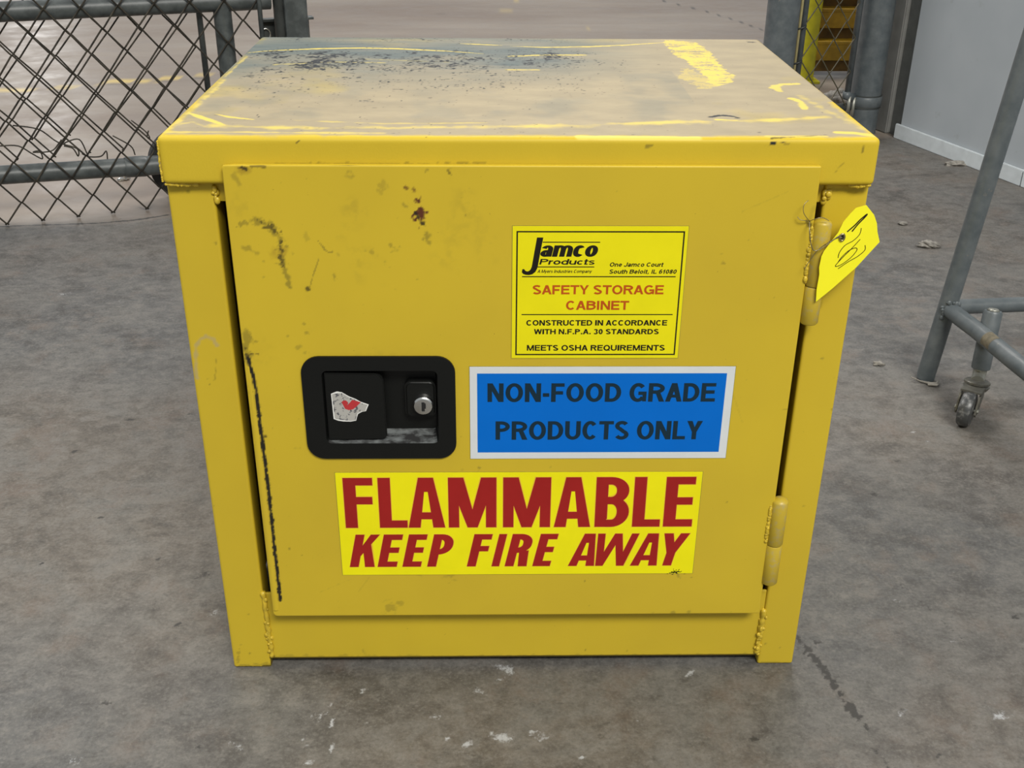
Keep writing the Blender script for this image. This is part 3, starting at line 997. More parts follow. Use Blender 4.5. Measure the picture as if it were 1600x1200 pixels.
def right_post(p):
    for q_ in [(0.2754, 0.0218), (0.2595, 0.0271), (0.2865, 0.336), (0.2895, 0.303), (0.2724, 0.2621), (0.2772, 0.1977), (0.2733, 0.3554)]:
        p.blob(1, q_, .0012, .0012, .8)
    p.stroke(1, [(0.2583, 0.0022), (0.2907, 0.0011)], .002, .6, 1.4, 300)
    p.stroke(1, [(0.2616, 0.3992), (0.2632, 0.4084), (0.2604, 0.4204)], .005, .5, 1.4, 200)
    p.stroke(1, [(0.2597, 0.5118), (0.2952, 0.5113)], .004, .5, 1.2, 200)


marked_box('front_post', (-0.2908, .0003, 0), (-0.2520, .0283, .5175), .0025, .0014, left_post)
marked_box('front_post', (0.2537, .0003, 0), (0.2908, .0283, .5175), .0025, .0014, right_post)


def kick(p):
    p.stroke(1, [(-0.2471, 0.0143), (-0.0691, 0.0119), (0.0636, 0.0117), (0.2506, 0.0109)], .0030, .45, 2.2, 200, .8)
    for (q_, w, a) in [((0.0733, 0.0184), 0.002, 0.8), ((0.1165, 0.0189), 0.002, 0.6), ((0.1296, 0.0213), 0.0017, 0.6), ((0.1361, 0.0238), 0.0013, 0.7), ((-0.0327, 0.0133), 0.0017, 0.8), ((0.2261, 0.0408), 0.0013, 0.8), ((-0.1548, 0.0169), 0.004, 0.5), ((0.2405, 0.011), 0.002, 0.8)]:
        p.blob(1, q_, w * .5, w, a, 1.8, 300)


marked_box('kick_panel', (-0.2500, .0015, .0120), (0.2535, .0045, .0950), .001, .0014, kick)


def bead(pts, r, n, jit, seed, core=False):
    rnd = random.Random(seed)
    bm = bmesh.new()
    P_ = [Vector(p) for p in pts]
    if core:
        m_ = 26
        cp, rs_ = [], []
        for i in range(m_):
            u = min(i / (m_ - 1) * (len(P_) - 1), len(P_) - 1.0001)
            j = int(u)
            cp.append(P_[j].lerp(P_[j + 1], u - j) + Vector((rnd.uniform(-.0007, .0007), rnd.uniform(-.0003, .0003), 0)))
            rs_.append(r * rnd.uniform(.75, 1.15))
        bm_tube(bm, cp, r, 8, True, rs_)
    for i in range(n):
        u = i / (n - 1) * (len(P_) - 1)
        j = min(int(u), len(P_) - 2)
        c_ = P_[j].lerp(P_[j + 1], u - j) + Vector([rnd.uniform(-jit, jit) for _ in range(3)])
        rr = r * (rnd.uniform(.25, .75) if core else rnd.uniform(.6, 1.25))
        bmesh.ops.create_icosphere(bm, subdivisions=2, radius=rr, matrix=Matrix.Translation(c_) @ Matrix.Diagonal((1, .6, rnd.uniform(.8, 1.5), 1)))
    return bm


obj('weld_bead', bead([(-.2500, .0010, .014), (-.2508, .0005, .05), (-.2515, .0005, .098)], .0027, 60, .0024, 1, True), M['seam'], cab, True)
obj('weld_bead', bead([(.2520, .0010, .014), (.2530, .0005, .072)], .0030, 60, .0030, 2, True), M['seam'], cab, True)
obj('weld_bead', bead([(.2548, .0000, .502), (.2570, -.0005, .510)], .0028, 7, .0018, 3), M['seam'], cab, True)
obj('weld_bead', bead([(-.2515, .0010, .500), (-.2525, .0010, .511)], .0022, 9, .0014, 5), M['seam'], cab, True)
obj('sealant_bead', bead([(-.2890, -.0070, .5172), (-.280, -.0060, .5165), (-.264, -.004, .5160)], .0011, 60, .0003, 7), M['seam'], cab, True)
obj('sealant_bead', bead([(.2885, -.0070, .5176), (.280, -.0060, .5162), (.272, -.0050, .5168)], .0012, 50, .0004, 8), M['seam'], cab, True)
obj('sealant_bead', bead([(-.2908, -.0078, .520), (-.2910, -.0086, .535), (-.2905, -.0078, .553)], .0008, 60, .0002, 9), M['seam'], cab, True)

# door
LH = (-0.1740, -0.0710, 0.2788, 0.3530)
door, V = grid_box('door', (-0.2401, -0.0158, 0.0797), (0.2437, -0.0102, 0.5358), 0.0012,
                   {'*': .01, 'y-': .0011}, M['yellow_marked'], cab, hole=('y-', LH[0], LH[1], LH[2], LH[3]))
for R_, cz, sg in ((.0045, .0797, 1), (.0030, .5358, -1)):
    cx0, cz0 = -.2401 + R_, cz + sg * R_
    m = (V[:, 0] < cx0) & ((V[:, 2] - cz0) * sg < 0)
    d0, d1 = V[m, 0] - cx0, V[m, 2] - cz0
    L_ = np.maximum(np.hypot(d0, d1), 1e-9)
    k_ = np.maximum(np.abs(d0), np.abs(d1)) / L_
    V[m, 0], V[m, 2] = cx0 + d0 * k_, cz0 + d1 * k_
door.data.vertices.foreach_set('co', V.astype(np.float32).ravel())
bm = bmesh.new()
for i_, (dx_, dy_) in enumerate([(-.0006, .0052)] * 0 + [(-.0004, .0040), (-.0003, .0006), (.0010, -.0010), (.0030, -.0016), (.0050, -.0010), (.0062, .0003)]):
    pass
prof_ = [(-.2402, -.0105), (-.2401, -.0150), (-.2390, -.0166), (-.2372, -.0173), (-.2352, -.0168), (-.2338, -.0155), (-.2338, -.0120)]
ra, rb = [], []
for px_, py_ in prof_:
    ra.append(bm.verts.new((px_, py_, .0880)))
    rb.append(bm.verts.new((px_, py_ + (.0012 if py_ < -.0155 else 0), .3560)))
for i_ in range(len(ra) - 1):
    bm.faces.new((ra[i_], ra[i_ + 1], rb[i_ + 1], rb[i_]))
bm.faces.new(ra[::-1])
bm.faces.new(rb)
bmesh.ops.recalc_face_normals(bm, faces=bm.faces)
obj('edge_fold', bm, M['yellow'], cab, True, 60)
obj('door_flange', box(-.2372, -.2352, -.0102, -.0002, .084, .514), M['yellow'], cab)
obj('door_flange', box(.2380, .2400, -.0102, -.0002, .084, .514), M['yellow'], cab)
obj('door_flange', box(-.2352, .2380, -.0102, -.0002, .084, .086), M['yellow'], cab)
place(door)
P = Paint(V[:, 0].astype(np.float32), V[:, 2].astype(np.float32))
S, B_ = P.stroke, P.blob
# black sealed line down the latch side
S(0, [(-0.2359, 0.3639), (-0.2352, 0.3545), (-0.2329, 0.3438), (-0.2324, 0.3324), (-0.232, 0.313), (-0.2324, 0.2966), (-0.2317, 0.28), (-0.2314, 0.2596), (-0.231, 0.2319), (-0.2311, 0.1927), (-0.2317, 0.1595), (-0.2313, 0.1369), (-0.2315, 0.0997)], .0040, 1, .55, 300, .35)
S(0, [(-0.2377, 0.3731), (-0.237, 0.3639)], .006, .8, 1.4, 300, .6)
S(1, [(-0.2359, 0.3853), (-0.2361, 0.3731), (-0.2359, 0.3639)], .010, .9, 1.6, 250, .8)
S(0, [(-0.2411, 0.3676), (-0.2266, 0.3682)], .0018, .7, 1.2, 300, .5)
S(0, [(-0.237, 0.3311), (-0.2315, 0.3298), (-0.2321, 0.3349)], .0015, .6, 1.2, 300, .5)
S(1, [(-0.2369, 0.3762), (-0.2362, 0.3387), (-0.2382, 0.2732), (-0.2384, 0.2107), (-0.2389, 0.167)], .0040, .35, 2.0, 200, .9)
for q_ in [(-0.2283, 0.2853), (-0.2361, 0.1905), (-0.237, 0.1618), (-0.239, 0.127), (-0.2349, 0.3065)]:
    B_(0, q_, .0013, .0018, .8)
# scuffs, upper left
S(0, [(-0.2148, 0.4887), (-0.2089, 0.4854), (-0.2019, 0.481), (-0.1992, 0.4766)], .0042, .75, 2.2, 350, .6)
S(1, [(-0.2167, 0.4909), (-0.2069, 0.4843), (-0.1989, 0.4743), (-0.1983, 0.4631), (-0.1981, 0.453)], .0065, .9, 1.8, 250, .8)
S(0, [(-0.1987, 0.4699), (-0.1986, 0.4598), (-0.1987, 0.4518)], .0040, .8, 2.0, 350, .6)
S(1, [(-0.1986, 0.453), (-0.1967, 0.4444), (-0.1946, 0.4311)], .0045, .95, 1.2, 300, .7)
S(1, [(-0.2318, 0.4865), (-0.2249, 0.487)], .0035, .8, 1.8, 300)
S(1, [(-0.2297, 0.4665), (-0.2196, 0.462)], .005, .7, 1.4, 200, .9)
S(1, [(-0.2306, 0.5268), (-0.2272, 0.52)], .005, .6, 1.4, 200, .9)
S(0, [(-0.2247, 0.5342), (-0.2208, 0.5321)], .0030, .9, 1.5, 300, .5)
S(0, [(-0.2165, 0.5348), (-0.2043, 0.5343)], .0020, .6, 2.0, 300, .5)
S(1, [(-0.1674, 0.4716), (-0.1621, 0.4643), (-0.1591, 0.4615), (-0.1564, 0.4621)], .0016, 1, .8, 300, .5)
S(1, [(-0.168, 0.4558), (-0.1733, 0.4427), (-0.1775, 0.4299)], .0012, .9, .7, 300, .6)
B_(0, (-0.1791, 0.4294), .0022, .0020, .8)
B_(1, (-0.1562, 0.4415), .0020, .0038, .95)
for (q_, w, a) in [((-0.1413, 0.4838), 0.0018, 0.7), ((-0.0938, 0.502), 0.0023, 0.8), ((-0.1388, 0.5255), 0.0023, 0.6), ((-0.139, 0.5307), 0.0021, 0.5), ((-0.1118, 0.5202), 0.0031, 0.45), ((-0.1146, 0.5138), 0.002, 0.4), ((-0.0773, 0.4767), 0.0032, 0.9), ((-0.0743, 0.47), 0.0019, 0.8), ((-0.1047, 0.4666), 0.003, 0.7), ((-0.1282, 0.4632), 0.0016, 0.5), ((-0.1189, 0.4587), 0.0014, 0.6), ((-0.124, 0.4615), 0.0021, 0.6), ((-0.1937, 0.4671), 0.0016, 0.8), ((-0.189, 0.4598), 0.0016, 0.7), ((-0.214, 0.4541), 0.0011, 0.6), ((-0.1518, 0.4598), 0.0013, 0.5), ((-0.1399, 0.4632), 0.0011, 0.5), ((-0.1772, 0.4755), 0.0027, 0.4), ((-0.1138, 0.453), 0.0014, 0.7), ((-0.1091, 0.449), 0.001, 0.8), ((-0.0865, 0.4375), 0.0017, 0.95), ((-0.1015, 0.4921), 0.0016, 0.5), ((-0.0419, 0.5166), 0.001, 0.7), ((-0.0477, 0.5096), 0.0008, 0.7), ((-0.0448, 0.4944), 0.0008, 0.8), ((-0.06, 0.4644), 0.001, 0.8), ((-0.2153, 0.4398), 0.001, 0.6), ((-0.2065, 0.4311), 0.0008, 0.6), ((-0.1854, 0.3974), 0.0013, 0.7), ((-0.1829, 0.3883), 0.0014, 0.7), ((-0.1996, 0.3853), 0.0011, 0.6), ((-0.1916, 0.3749), 0.0024, 0.6), ((-0.1854, 0.3694), 0.0019, 0.7), ((-0.1051, 0.4288), 0.001, 0.6), ((-0.0752, 0.5325), 0.0015, 0.8), ((-0.0577, 0.5336), 0.0015, 0.6), ((-0.0335, 0.4358), 0.0005, 0.8), ((-0.1999, 0.2731), 0.002, 0.5), ((-0.2169, 0.1617), 0.0012, 0.9), ((-0.2053, 0.1534), 0.0012, 0.9), ((-0.1964, 0.1496), 0.0012, 0.6), ((-0.1228, 0.0894), 0.007, 0.55), ((-0.1143, 0.0957), 0.0038, 0.5), ((0.156, 0.081), 0.0025, 0.7), ((0.1719, 0.0817), 0.002, 0.7), ((0.1368, 0.0811), 0.0019, 0.7), ((0.1982, 0.213), 0.0009, 1), ((-0.0943, 0.1307), 0.0031, 0.4), ((-0.0633, 0.1274), 0.005, 0.5), ((0.0675, 0.1211), 0.0009, 1), ((0.1722, 0.1251), 0.0009, 1), ((0.0305, 0.2518), 0.0009, 0.4), ((-0.0357, 0.2514), 0.0023, 0.9), ((0.1714, 0.4521), 0.0019, 0.8), ((0.1735, 0.4475), 0.0014, 0.6), ((-0.1545, 0.3128), 0.0012, 0.3), ((-0.0511, 0.2487), 0.0012, 0.3), ((-0.1889, 0.1518), 0.0037, 0.3)]:
    B_(1, q_, w, w, a, 1.9, 260, .8)
S(2, [(-0.0953, 0.5181), (-0.0871, 0.516)], .0035, .75, 1.5, 300, .7)
B_(2, (-0.0826, 0.4933), .0055, .0065, 1, 1.3, 300, .5)
S(0, [(-0.0857, 0.4955), (-0.0827, 0.4894), (-0.0796, 0.4867)], .0040, .9, 1.2, 300, .5)
B_(2, (-0.0822, 0.5069), .0030, .0025, 1, 1.6, 300, .5)
B_(2, (-0.1984, 0.4614), .0080, .0050, .30, 1.6, 100, 1)
B_(2, (-0.2229, 0.5321), .0050, .0040, .35, 1.6, 100, 1)
for a_0, b_0 in (((-0.1775, 0.5369), (-0.1683, 0.5364)), ((-0.1484, 0.5365), (-0.1345, 0.5371)), ((-0.11, 0.5366), (-0.1038, 0.5361)), ((0.0236, 0.5375), (0.0298, 0.5375)), ((-0.0588, 0.532), (-0.0558, 0.5272))):
    S(0, [a_0, b_0], .0018, .6, 1.8, 300, .5)
B_(0, (0.1583, 0.1337), .0085, .0028, .95, 2.2, 350, .5)
S(1, [(0.1572, 0.1321), (0.1603, 0.1236)], .004, .7, 1.4, 300, .6)
S(1, [(0.2469, 0.5145), (0.2412, 0.4982), (0.2384, 0.4871)], .004, .35, 1.6, 200, .9)
S(0, [(0.2381, 0.4899), (0.2407, 0.486)], .003, .7, 1.4, 300, .5)
for a_0, b_0 in (((-0.1919, 0.1096), (-0.161, 0.1249)), ((-0.1545, 0.1093), (-0.1422, 0.1286)), ((0.1882, 0.338), (0.2037, 0.2988)), ((0.1829, 0.4981), (0.218, 0.5145))):
    S(1, [a_0, b_0], .0012, .25, 1.8, 300, .9)
# faint general handling smudges
sm = np.clip((fbm(P.X, P.Y, 22, 90) - .56) * 4, 0, 1) * np.clip((fbm(P.X, P.Y, 200, 91) - .45) * 4, 0, 1)
P.A[:, 1] = np.maximum(P.A[:, 1], sm * .30 * (P.X < .02) * (P.Y > .33))
fine = np.clip((vnoise(P.X, P.Y, 330, 93) - .975) * 60, 0, 1) * (fbm(P.X, P.Y, 15, 94) > .5)
P.A[:, 1] = np.maximum(P.A[:, 1], fine * .6)
P.A *= (V[:, 1] < -.0150)[:, None]
set_attr(door.data, P.A)

# recessed paddle latch
def ring_plate(outer, inner, y_front, y_back):
    bm = bmesh.new()
    n = len(outer)
    fo = [bm.verts.new((x, y_front, z)) for x, z in outer]
    fo2 = [bm.verts.new((x, y_back, z)) for x, z in outer]
    fi = [bm.verts.new((x, y_front, z)) for x, z in inner]
    for i in range(n):
        j = (i + 1) % n
        bm.faces.new((fo[i], fo[j], fi[j], fi[i]))
        bm.faces.new((fo[i], fo2[i], fo2[j], fo[j]))
    return bm, fi


latch = bpy.data.objects.new('paddle_latch', None)
latch.empty_display_size = .02
link(latch, cab)
latch['label'] = 'black recessed paddle latch with key lock'
yf = -0.0222
out_ = rrect(-.1902, -.0557, .2655, .3683, .016, 8)
out_b = [(x * 1, z) for x, z in rrect(-.1908, -.0551, .2649, .3689, .0166, 8)]
inn = rrect(-.1725, -.0713, .2816, .3547, .005, 8)
bm, fi = ring_plate(out_, inn, yf, -.0201)
yb = -.0080
back = rrect(-.1695, -.0740, .2890, .3530, .003, 8)
bi = [bm.verts.new((x, yb, z)) for x, z in back]
for i in range(len(fi)):
    j = (i + 1) % len(fi)
    f = bm.faces.new((fi[i], fi[j], bi[j], bi[i]))
    if (fi[i].co.z + fi[j].co.z) / 2 < .2830:
        f.material_index = 1
bm.faces.new(bi)
bmesh.ops.recalc_face_normals(bm, faces=bm.faces)
o = obj('housing', bm, [M['black'], M['dusty_black']], latch, True, 35)
o.location = CO
pp = [(-.1705, .3520), (-.1265, .3510)] + [(-.1265 + .0075 * math.sin(math.radians(a)), .3435 + .0075 * math.cos(math.radians(a))) for a in (15, 35, 55, 75, 90)] \
    + [(-.1180, .2885), (-.1195, .2862), (-.1225, .2850), (-.1705, .2840)]
bm = poly_prism(pp, -.0208, -.0175)
bmesh.ops.bevel(bm, geom=[e for e in bm.edges if abs(e.verts[0].co.y + .0208) < 1e-5 and abs(e.verts[1].co.y + .0208) < 1e-5], offset=.0009, segments=2, affect='EDGES')
o = obj('paddle', bm, M['black'], latch)
o.location = CO
bm = poly_prism(rrect(-.1010, -.0735, .3050, .3410, .006, 6), -.0165, -.0080)
bmesh.ops.bevel(bm, geom=[e for e in bm.edges if abs(e.verts[0].co.y + .0165) < 1e-5 and abs(e.verts[1].co.y + .0165) < 1e-5], offset=.002, segments=3, affect='EDGES')
o = obj('lock_escutcheon', bm, M['black'], latch, True, 35)
o.location = CO
LKX, LKZ = -.0846, .3196
bm = bmesh.new()
bm_tube(bm, [(LKX, -.0140, LKZ + .0008), (LKX, -.0215, LKZ), (LKX, -.0228, LKZ), (LKX, -.0232, LKZ)], .0086, 32, True, [.0090, .0088, .0080, .0070])
o = obj('lock_cylinder', bm, M['chrome'], latch, True, 30)
o.location = CO
bm = bm_box(bmesh.new(), LKX - .0014, LKX + .0014, -.02335, -.0231, LKZ - .0046, LKZ + .0044)
bm_box(bm, LKX - .0002, LKX + .0024, -.0234, -.02312, LKZ - .0020, LKZ + .0034)
o = obj('keyway', bm, M['keyway'], latch)
o.location = CO
tp_ = [(-.1656, .3316), (-.1603, .3339), (-.1560, .3330), (-.1500, .3290), (-.1440, .3262), (-.1400, .3235), (-.1329, .3207), (-.1345, .3172), (-.1357, .3141), (-.1390, .3135), (-.1428, .3113), (-.1440, .3080),
       (-.145, .3044), (-.1500, .3034), (-.1562, .3036), (-.1610, .3044), (-.1649, .3062), (-.1652, .3180)]
bm = poly_prism(tp_, -.02095, -.02078)
o = obj('torn_label_edge', bm, M['torn_edge'], latch)
o['label'] = 'white torn paper edge'
o.location = CO
cx_ = sum(p[0] for p in tp_) / len(tp_)
cz_ = sum(p[1] for p in tp_) / len(tp_)
rr_ = random.Random(2)
o = flat('torn_label', [[(cx_ + (x - cx_) * rr_.uniform(.90, .96), cz_ + (z - cz_) * rr_.uniform(.90, .96)) for x, z in tp_]], -.02100, M['silver_label'], latch)
o['label'] = 'silver remains of a torn label'
o.location = CO
o = flat('red_print', [[(-.1568, .3232), (-.1555, .3246), (-.1530, .3251), (-.1510, .3230), (-.1520, .3200), (-.1510, .3152), (-.1540, .3165)], [(-.1520, .3200), (-.1500, .3222), (-.1472, .3255), (-.1398, .3232), (-.1430, .3196), (-.1470, .3160), (-.1510, .3152)]], -.02106, M['red_ink'], latch)
o.location = CO
cyl = None

# hinges
HINGES = []


def hinge(x, z0, zs, z1, dx, label):
    hg = bpy.data.objects.new('hinge', None)
    HINGES.append(hg)
    hg.empty_display_size = .02
    link(hg, cab)
    yc, r = -.0175, .0080
    bm = tube([(x, yc, z0), (x, yc, z0 + .0015), (x, yc, zs - .0012), (x, yc, zs - .0004)], r, 20, True, [r * .86, r, r, r * .93])
    a = obj('lower_knuckle', bm, M['hinge'], hg, True, 40)
    bm = tube([(x, yc, zs + .0004), (x, yc, zs + .0012), (x, yc, z1 - .0040), (x, yc, z1 - .0024), (x, yc, z1 - .0008), (x, yc, z1)], r, 20, True, [r * .93, r, r, r * .90, r * .60, r * .2])
    b = obj('upper_knuckle', bm, M['hinge'], hg, True, 40)
    c_ = obj('pin_seam', tube([(x, yc, zs - .0006), (x, yc, zs + .0006)], r * .88, 20), M['dark_yellow'], hg)
    d_ = obj('leaf', box(x - r - .0012, x - r * .4, -.0205, -.0120, zs + .004, z1 - .008, .0008), M['yellow'], hg)
    e_ = obj('leaf', box(x + r * .1, x + r * .85, -.0170, .0032, z0 + .003, zs - .003, .0008), M['yellow'], hg)
    f_ = obj('weld_bead', bead([(x - r - .0010, -.0203, zs + .004), (x - r - .0010, -.0203, z1 - .008)], .0017, 22, .0006, int(z0 * 1000)), M['seam'], hg, True)
    g_2 = obj('weld_bead', bead([(x + r * .95, -.0100, z0 + .012), (x + r * .95, -.0100, zs - .002)], .0016, 9, .0010, int(z0 * 999)), M['seam'], hg, True)
    for q_ in (a, b, c_, d_, e_, f_, g_2):
        q_.location = CO


hinge(.2502, .3985, .4335, .4925, 0, '')
hinge(.2478, .1205, .1665, .2185, 0, '')

# stickers ------------------------------------------------------------
YS = -.0204          # face of a sticker
YI = -.02048         # its print


def sticker(name, label, x0, x1, z0, z1, mat, skew=0.0):
    s_ = bpy.data.objects.new(name, None)
    s_.empty_display_size = .02
    link(s_, cab)
    s_['label'] = label
    e = obj('backing', box(x0, x1, YS, -.0200, z0, z1), mat, s_)
    e.location = CO
    e = obj('edge_line', box(x0 - .0005, x1 + .0005, -.0202, -.01995, z0 - .0005, z1 + .0005), M['label_edge'], s_)
    e.location = CO
    return s_


def ink(name, polys, mat, par, y=YI):
    o = flat(name, polys, y, mat, par)
    o.location = CO
    return o


jp = sticker('specification_sticker', 'yellow specification sticker with thin black border', -.0064, .1388, .3661, .4866, M['label_yellow'])
bx0, bx1, bz0, bz1, bt = -.0032, .1361, .3690, .4824, .0012
ink('border', [rc(bx0, bz0, bx1, bz0 + bt), rc(bx0, bz1 - bt, bx1, bz1), rc(bx0, bz0, bx0 + bt, bz1), rc(bx1 - bt, bz0, bx1, bz1)], M['ink'], jp)
ink('rule', [rc(.0018, .4417, .1313, .4426)], M['ink'], jp)
ink('rule', [rc(.0018, .4070, .1313, .4079)], M['ink'], jp)
# emblem: the tall slanted J with two rules
J_ = [(.0138, .4768), (.0190, .4768), (.0146, .4520)]
jj = ell(.0078, .4510, .0062, .0070, 0, -150, 14)
jo = [(.0138, .4768), (.0190, .4768), (.0152, .4520), (.0144, .4490), (.0128, .4462), (.0106, .4444), (.0078, .4437), (.0050, .4438), (.0028, .4446), (.0016, .4460),
      (.0020, .4482), (.0036, .4486), (.0040, .4470), (.0056, .4462), (.0074, .4466), (.0088, .4482), (.0098, .4510)]
polys = []
# split the outline of the J into quads along its length
outer = [(.0190, .4768), (.0168, .4640), (.0152, .4530), (.0145, .4497), (.0130, .4465), (.0106, .4444), (.0078, .4436), (.0048, .4438), (.0026, .4447), (.0016, .4462)]
inner = [(.0138, .4768), (.0118, .4640), (.0103, .4540), (.0098, .4510), (.0090, .4488), (.0078, .4474), (.0064, .4468), (.0052, .4470), (.0042, .4478), (.0034, .4490)]
for i in range(len(outer) - 1):
    polys.append([inner[i], outer[i], outer[i + 1], inner[i + 1]])
polys.append([(.0016, .4462), (.0034, .4490), (.0020, .4488)])
polys += [rc(.0186, .4723, .0662, .4731), rc(.0144, .4505, .0622, .4513)]
ink('emblem', polys, M['ink'], jp)
ink('lettering', line_polys('amco', .0168, .0648, .4600, .0134, .0044, .0019, .22, .25), M['ink'], jp)
ink('lettering', line_polys('Products', .0160, .0624, .4530, .0050, .0016, .0009, .25, .6), M['ink'], jp)
ink('lettering', line_polys('A Myers Industries Company', .0146, .0606, .4456, .0028, .00048, .00044, .25), M['ink'], jp)
ink('lettering', line_polys('One Jamco Court', .0752, .1204, .4512, .0037, .00085, .00072, .22), M['ink'], jp)
ink('lettering', line_polys('South Beloit, IL 61080', .0750, .1318, .4449, .0037, .00085, .00072, .22), M['ink'], jp)
ink('lettering', line_polys('SAFETY STORAGE', .0110, .1220, .4262, .0083, .0019, .0016), M['orange_red'], jp)['label'] = 'orange-red lettering'
ink('lettering', line_polys('CABINET', .0396, .0934, .4119, .0083, .0019, .0016), M['orange_red'], jp)['label'] = 'orange-red lettering'
ink('lettering', line_polys('CONSTRUCTED IN ACCORDANCE', .0060, .1272, .3972, .0051, .00125, .00100), M['ink'], jp)
ink('lettering', line_polys('WITH N.F.P.A. 30 STANDARDS', .0127, .1206, .3890, .0049, .00125, .00100), M['ink'], jp)
ink('lettering', line_polys('MEETS OSHA REQUIREMENTS', .0068, .1269, .3733, .0054, .00130, .00105), M['ink'], jp)

bl = sticker('non_food_sticker', 'blue sticker with white margin and dark lettering', -.0431, .1908, .2640, .3577, M['white_label'])
ink('blue_field', [rc(-.0366, .2706, .1838, .3511)], M['blue'], bl, -.02044)
ink('lettering', line_polys('NON-FOOD GRADE', -.0275, .1753, .3228, .0186, .0041, .0034), M['navy_ink'], bl, -.0205)
ink('lettering', line_polys('PRODUCTS ONLY', -.0203, .1667, .2840, .0191, .0041, .0034), M['navy_ink'], bl, -.0205)

fl = sticker('flammable_sticker', 'bright yellow sticker with dark red warning lettering', -.1676, .1712, .1335, .2493, M['label_bright'])
# condensed heavy capitals, each set between its own measured edges
def heavy(ch, x0, x1, z0, z1, s, t, shear=0.0):
    W, Hh = x1 - x0, z1 - z0
    q = t / 2
    G = []

    def bowl(xa, ya, xb, yb, ry):
        """right-hand bowl from (xa,yb) round to (xa,ya); outer corner radii"""
        rx = min(xb - xa, s * 1.45)
        pts_o = [(xa, yb)] + ell(xb - rx, yb - ry, rx, ry, 90, 0, 8) + ell(xb - rx, ya + ry, rx, ry, 0, -90, 8) + [(xa, ya)]
        ix, iy = max(rx - s, .0006), max(ry - t, .0006)
        pts_i = [(xa, yb - t)] + ell(xb - s - ix, yb - t - iy, ix, iy, 90, 0, 8) + ell(xb - s - ix, ya + t + iy, ix, iy, 0, -90, 8) + [(xa, ya + t)]
        return [[pts_o[i], pts_o[i + 1], pts_i[i + 1], pts_i[i]] for i in range(len(pts_o) - 1)]
    if ch == 'F':
        G = [rc(0, 0, s, Hh), rc(0, Hh - t, W, Hh), rc(0, Hh * .52 - q * .6, W * .97, Hh * .52 + t - q * .6)]
    elif ch == 'L':
        G = [rc(0, 0, s, Hh), rc(0, 0, W, t)]
    elif ch == 'E':
        G = [rc(0, 0, s, Hh), rc(0, Hh - t, W, Hh), rc(0, Hh * .52 - q, W * .95, Hh * .52 + q), rc(0, 0, W, t)]
    elif ch == 'I':
        G = [rc(0, 0, W, Hh)]
    elif ch == 'A':
        e = s * .98
        G = [[(0, 0), (e, 0), (W / 2 + e * .0, Hh), (W / 2 - e * .62, Hh)], [(W - e, 0), (W, 0), (W / 2 + e * .62, Hh), (W / 2, Hh)],
             [(W / 2 - e * .62, Hh), (W / 2 + e * .62, Hh), (W / 2 + e * .3, Hh * .72), (W / 2 - e * .3, Hh * .72)], rc(W * .22, Hh * .17, W * .78, Hh * .17 + t * .95)]
    elif ch == 'M':
        e = s * .86
        G = [rc(0, 0, e, Hh), rc(W - e, 0, W, Hh), [(0, Hh), (e * 1.45, Hh), (W / 2 + e * .48, 0), (W / 2 - e * .48, 0)],
             [(W - e * 1.45, Hh), (W, Hh), (W / 2 + e * .48, 0), (W / 2 - e * .48, 0)]]
    elif ch == 'W':
        e = s * .84
        a, b, c_ = W * .25, W * .5, W * .76
        G = [[(0, Hh), (e, Hh), (a + e * .5, 0), (a - e * .5, 0)], [(a - e * .5, 0), (a + e * .5, 0), (b + e * .5, Hh), (b - e * .5, Hh)],
             [(b - e * .5, Hh), (b + e * .5, Hh), (c_ + e * .5, 0), (c_ - e * .5, 0)], [(c_ - e * .5, 0), (c_ + e * .5, 0), (W, Hh), (W - e, Hh)]]
    elif ch == 'Y':
        h = s / 2
        G = [[(0, Hh), (s * 1.05, Hh), (W / 2 + h, Hh * .40), (W / 2 - h, Hh * .40)], [(W - s * 1.05, Hh), (W, Hh), (W / 2 + h, Hh * .40), (W / 2 - h, Hh * .40)], rc(W / 2 - h, 0, W / 2 + h, Hh * .41)]
    elif ch == 'K':
        G = [rc(0, 0, s, Hh), [(s * .9, Hh * .30), (s * .9, Hh * .62), (W - s * 1.02, Hh), (W, Hh)], [(s * 1.2, Hh * .50), (s * 1.9, Hh * .74), (W + s * .1, 0), (W - s * 1.0, 0)]]
    elif ch == 'P':
        G = [rc(0, 0, s, Hh)] + bowl(s * .9, Hh * .38, W, Hh, Hh * .29)
    elif ch == 'R':
        G = [rc(0, 0, s, Hh)] + bowl(s * .9, Hh * .42, W, Hh, Hh * .26) + [[(W * .50, Hh * .46), (W * .93, Hh * .50), (W * 1.02, 0), (W * 1.02 - s, 0)]]
    elif ch == 'B':
        G = [rc(0, 0, s, Hh)] + bowl(s * .9, Hh * .46, W * .97, Hh, Hh * .26) + bowl(s * .9, 0, W, Hh * .46 + t, Hh * .30)
    return [[(x0 + x + shear * y, z0 + y) for x, y in g] for g in G]


for ch, x0, x1 in (('F', -.1612, -.1340), ('L', -.1291, -.1030), ('A', -.1021, -.0676), ('M', -.0642, -.0194), ('M', -.0131, .0313), ('A', .0349, .0693), ('B', .0734, .1052), ('L', .1090, .1352), ('E', .1384, .1658)):
    ink('halo', heavy(ch, x0 - .0006, x1 + .0006, .1878, .2444, .0126, .0094), M['red_halo'], fl, -.02044)
    ink('red_letter', heavy(ch, x0, x1, .1884, .2438, .0114, .0082), M['dark_red'], fl, -.0205)
sl = .205
for ch, x0, x1 in (('K', -.1604, -.1395), ('E', -.1358, -.1168), ('E', -.1137, -.0945), ('P', -.0905, -.0690),
                   ('F', -.0546, -.0370), ('I', -.0327, -.0236), ('R', -.0206, .0008), ('E', .0052, .0243),
                   ('A', .0381, .0628), ('W', .0655, .0998), ('A', .0948, .1195), ('Y', .1222, .1485)):
    pass
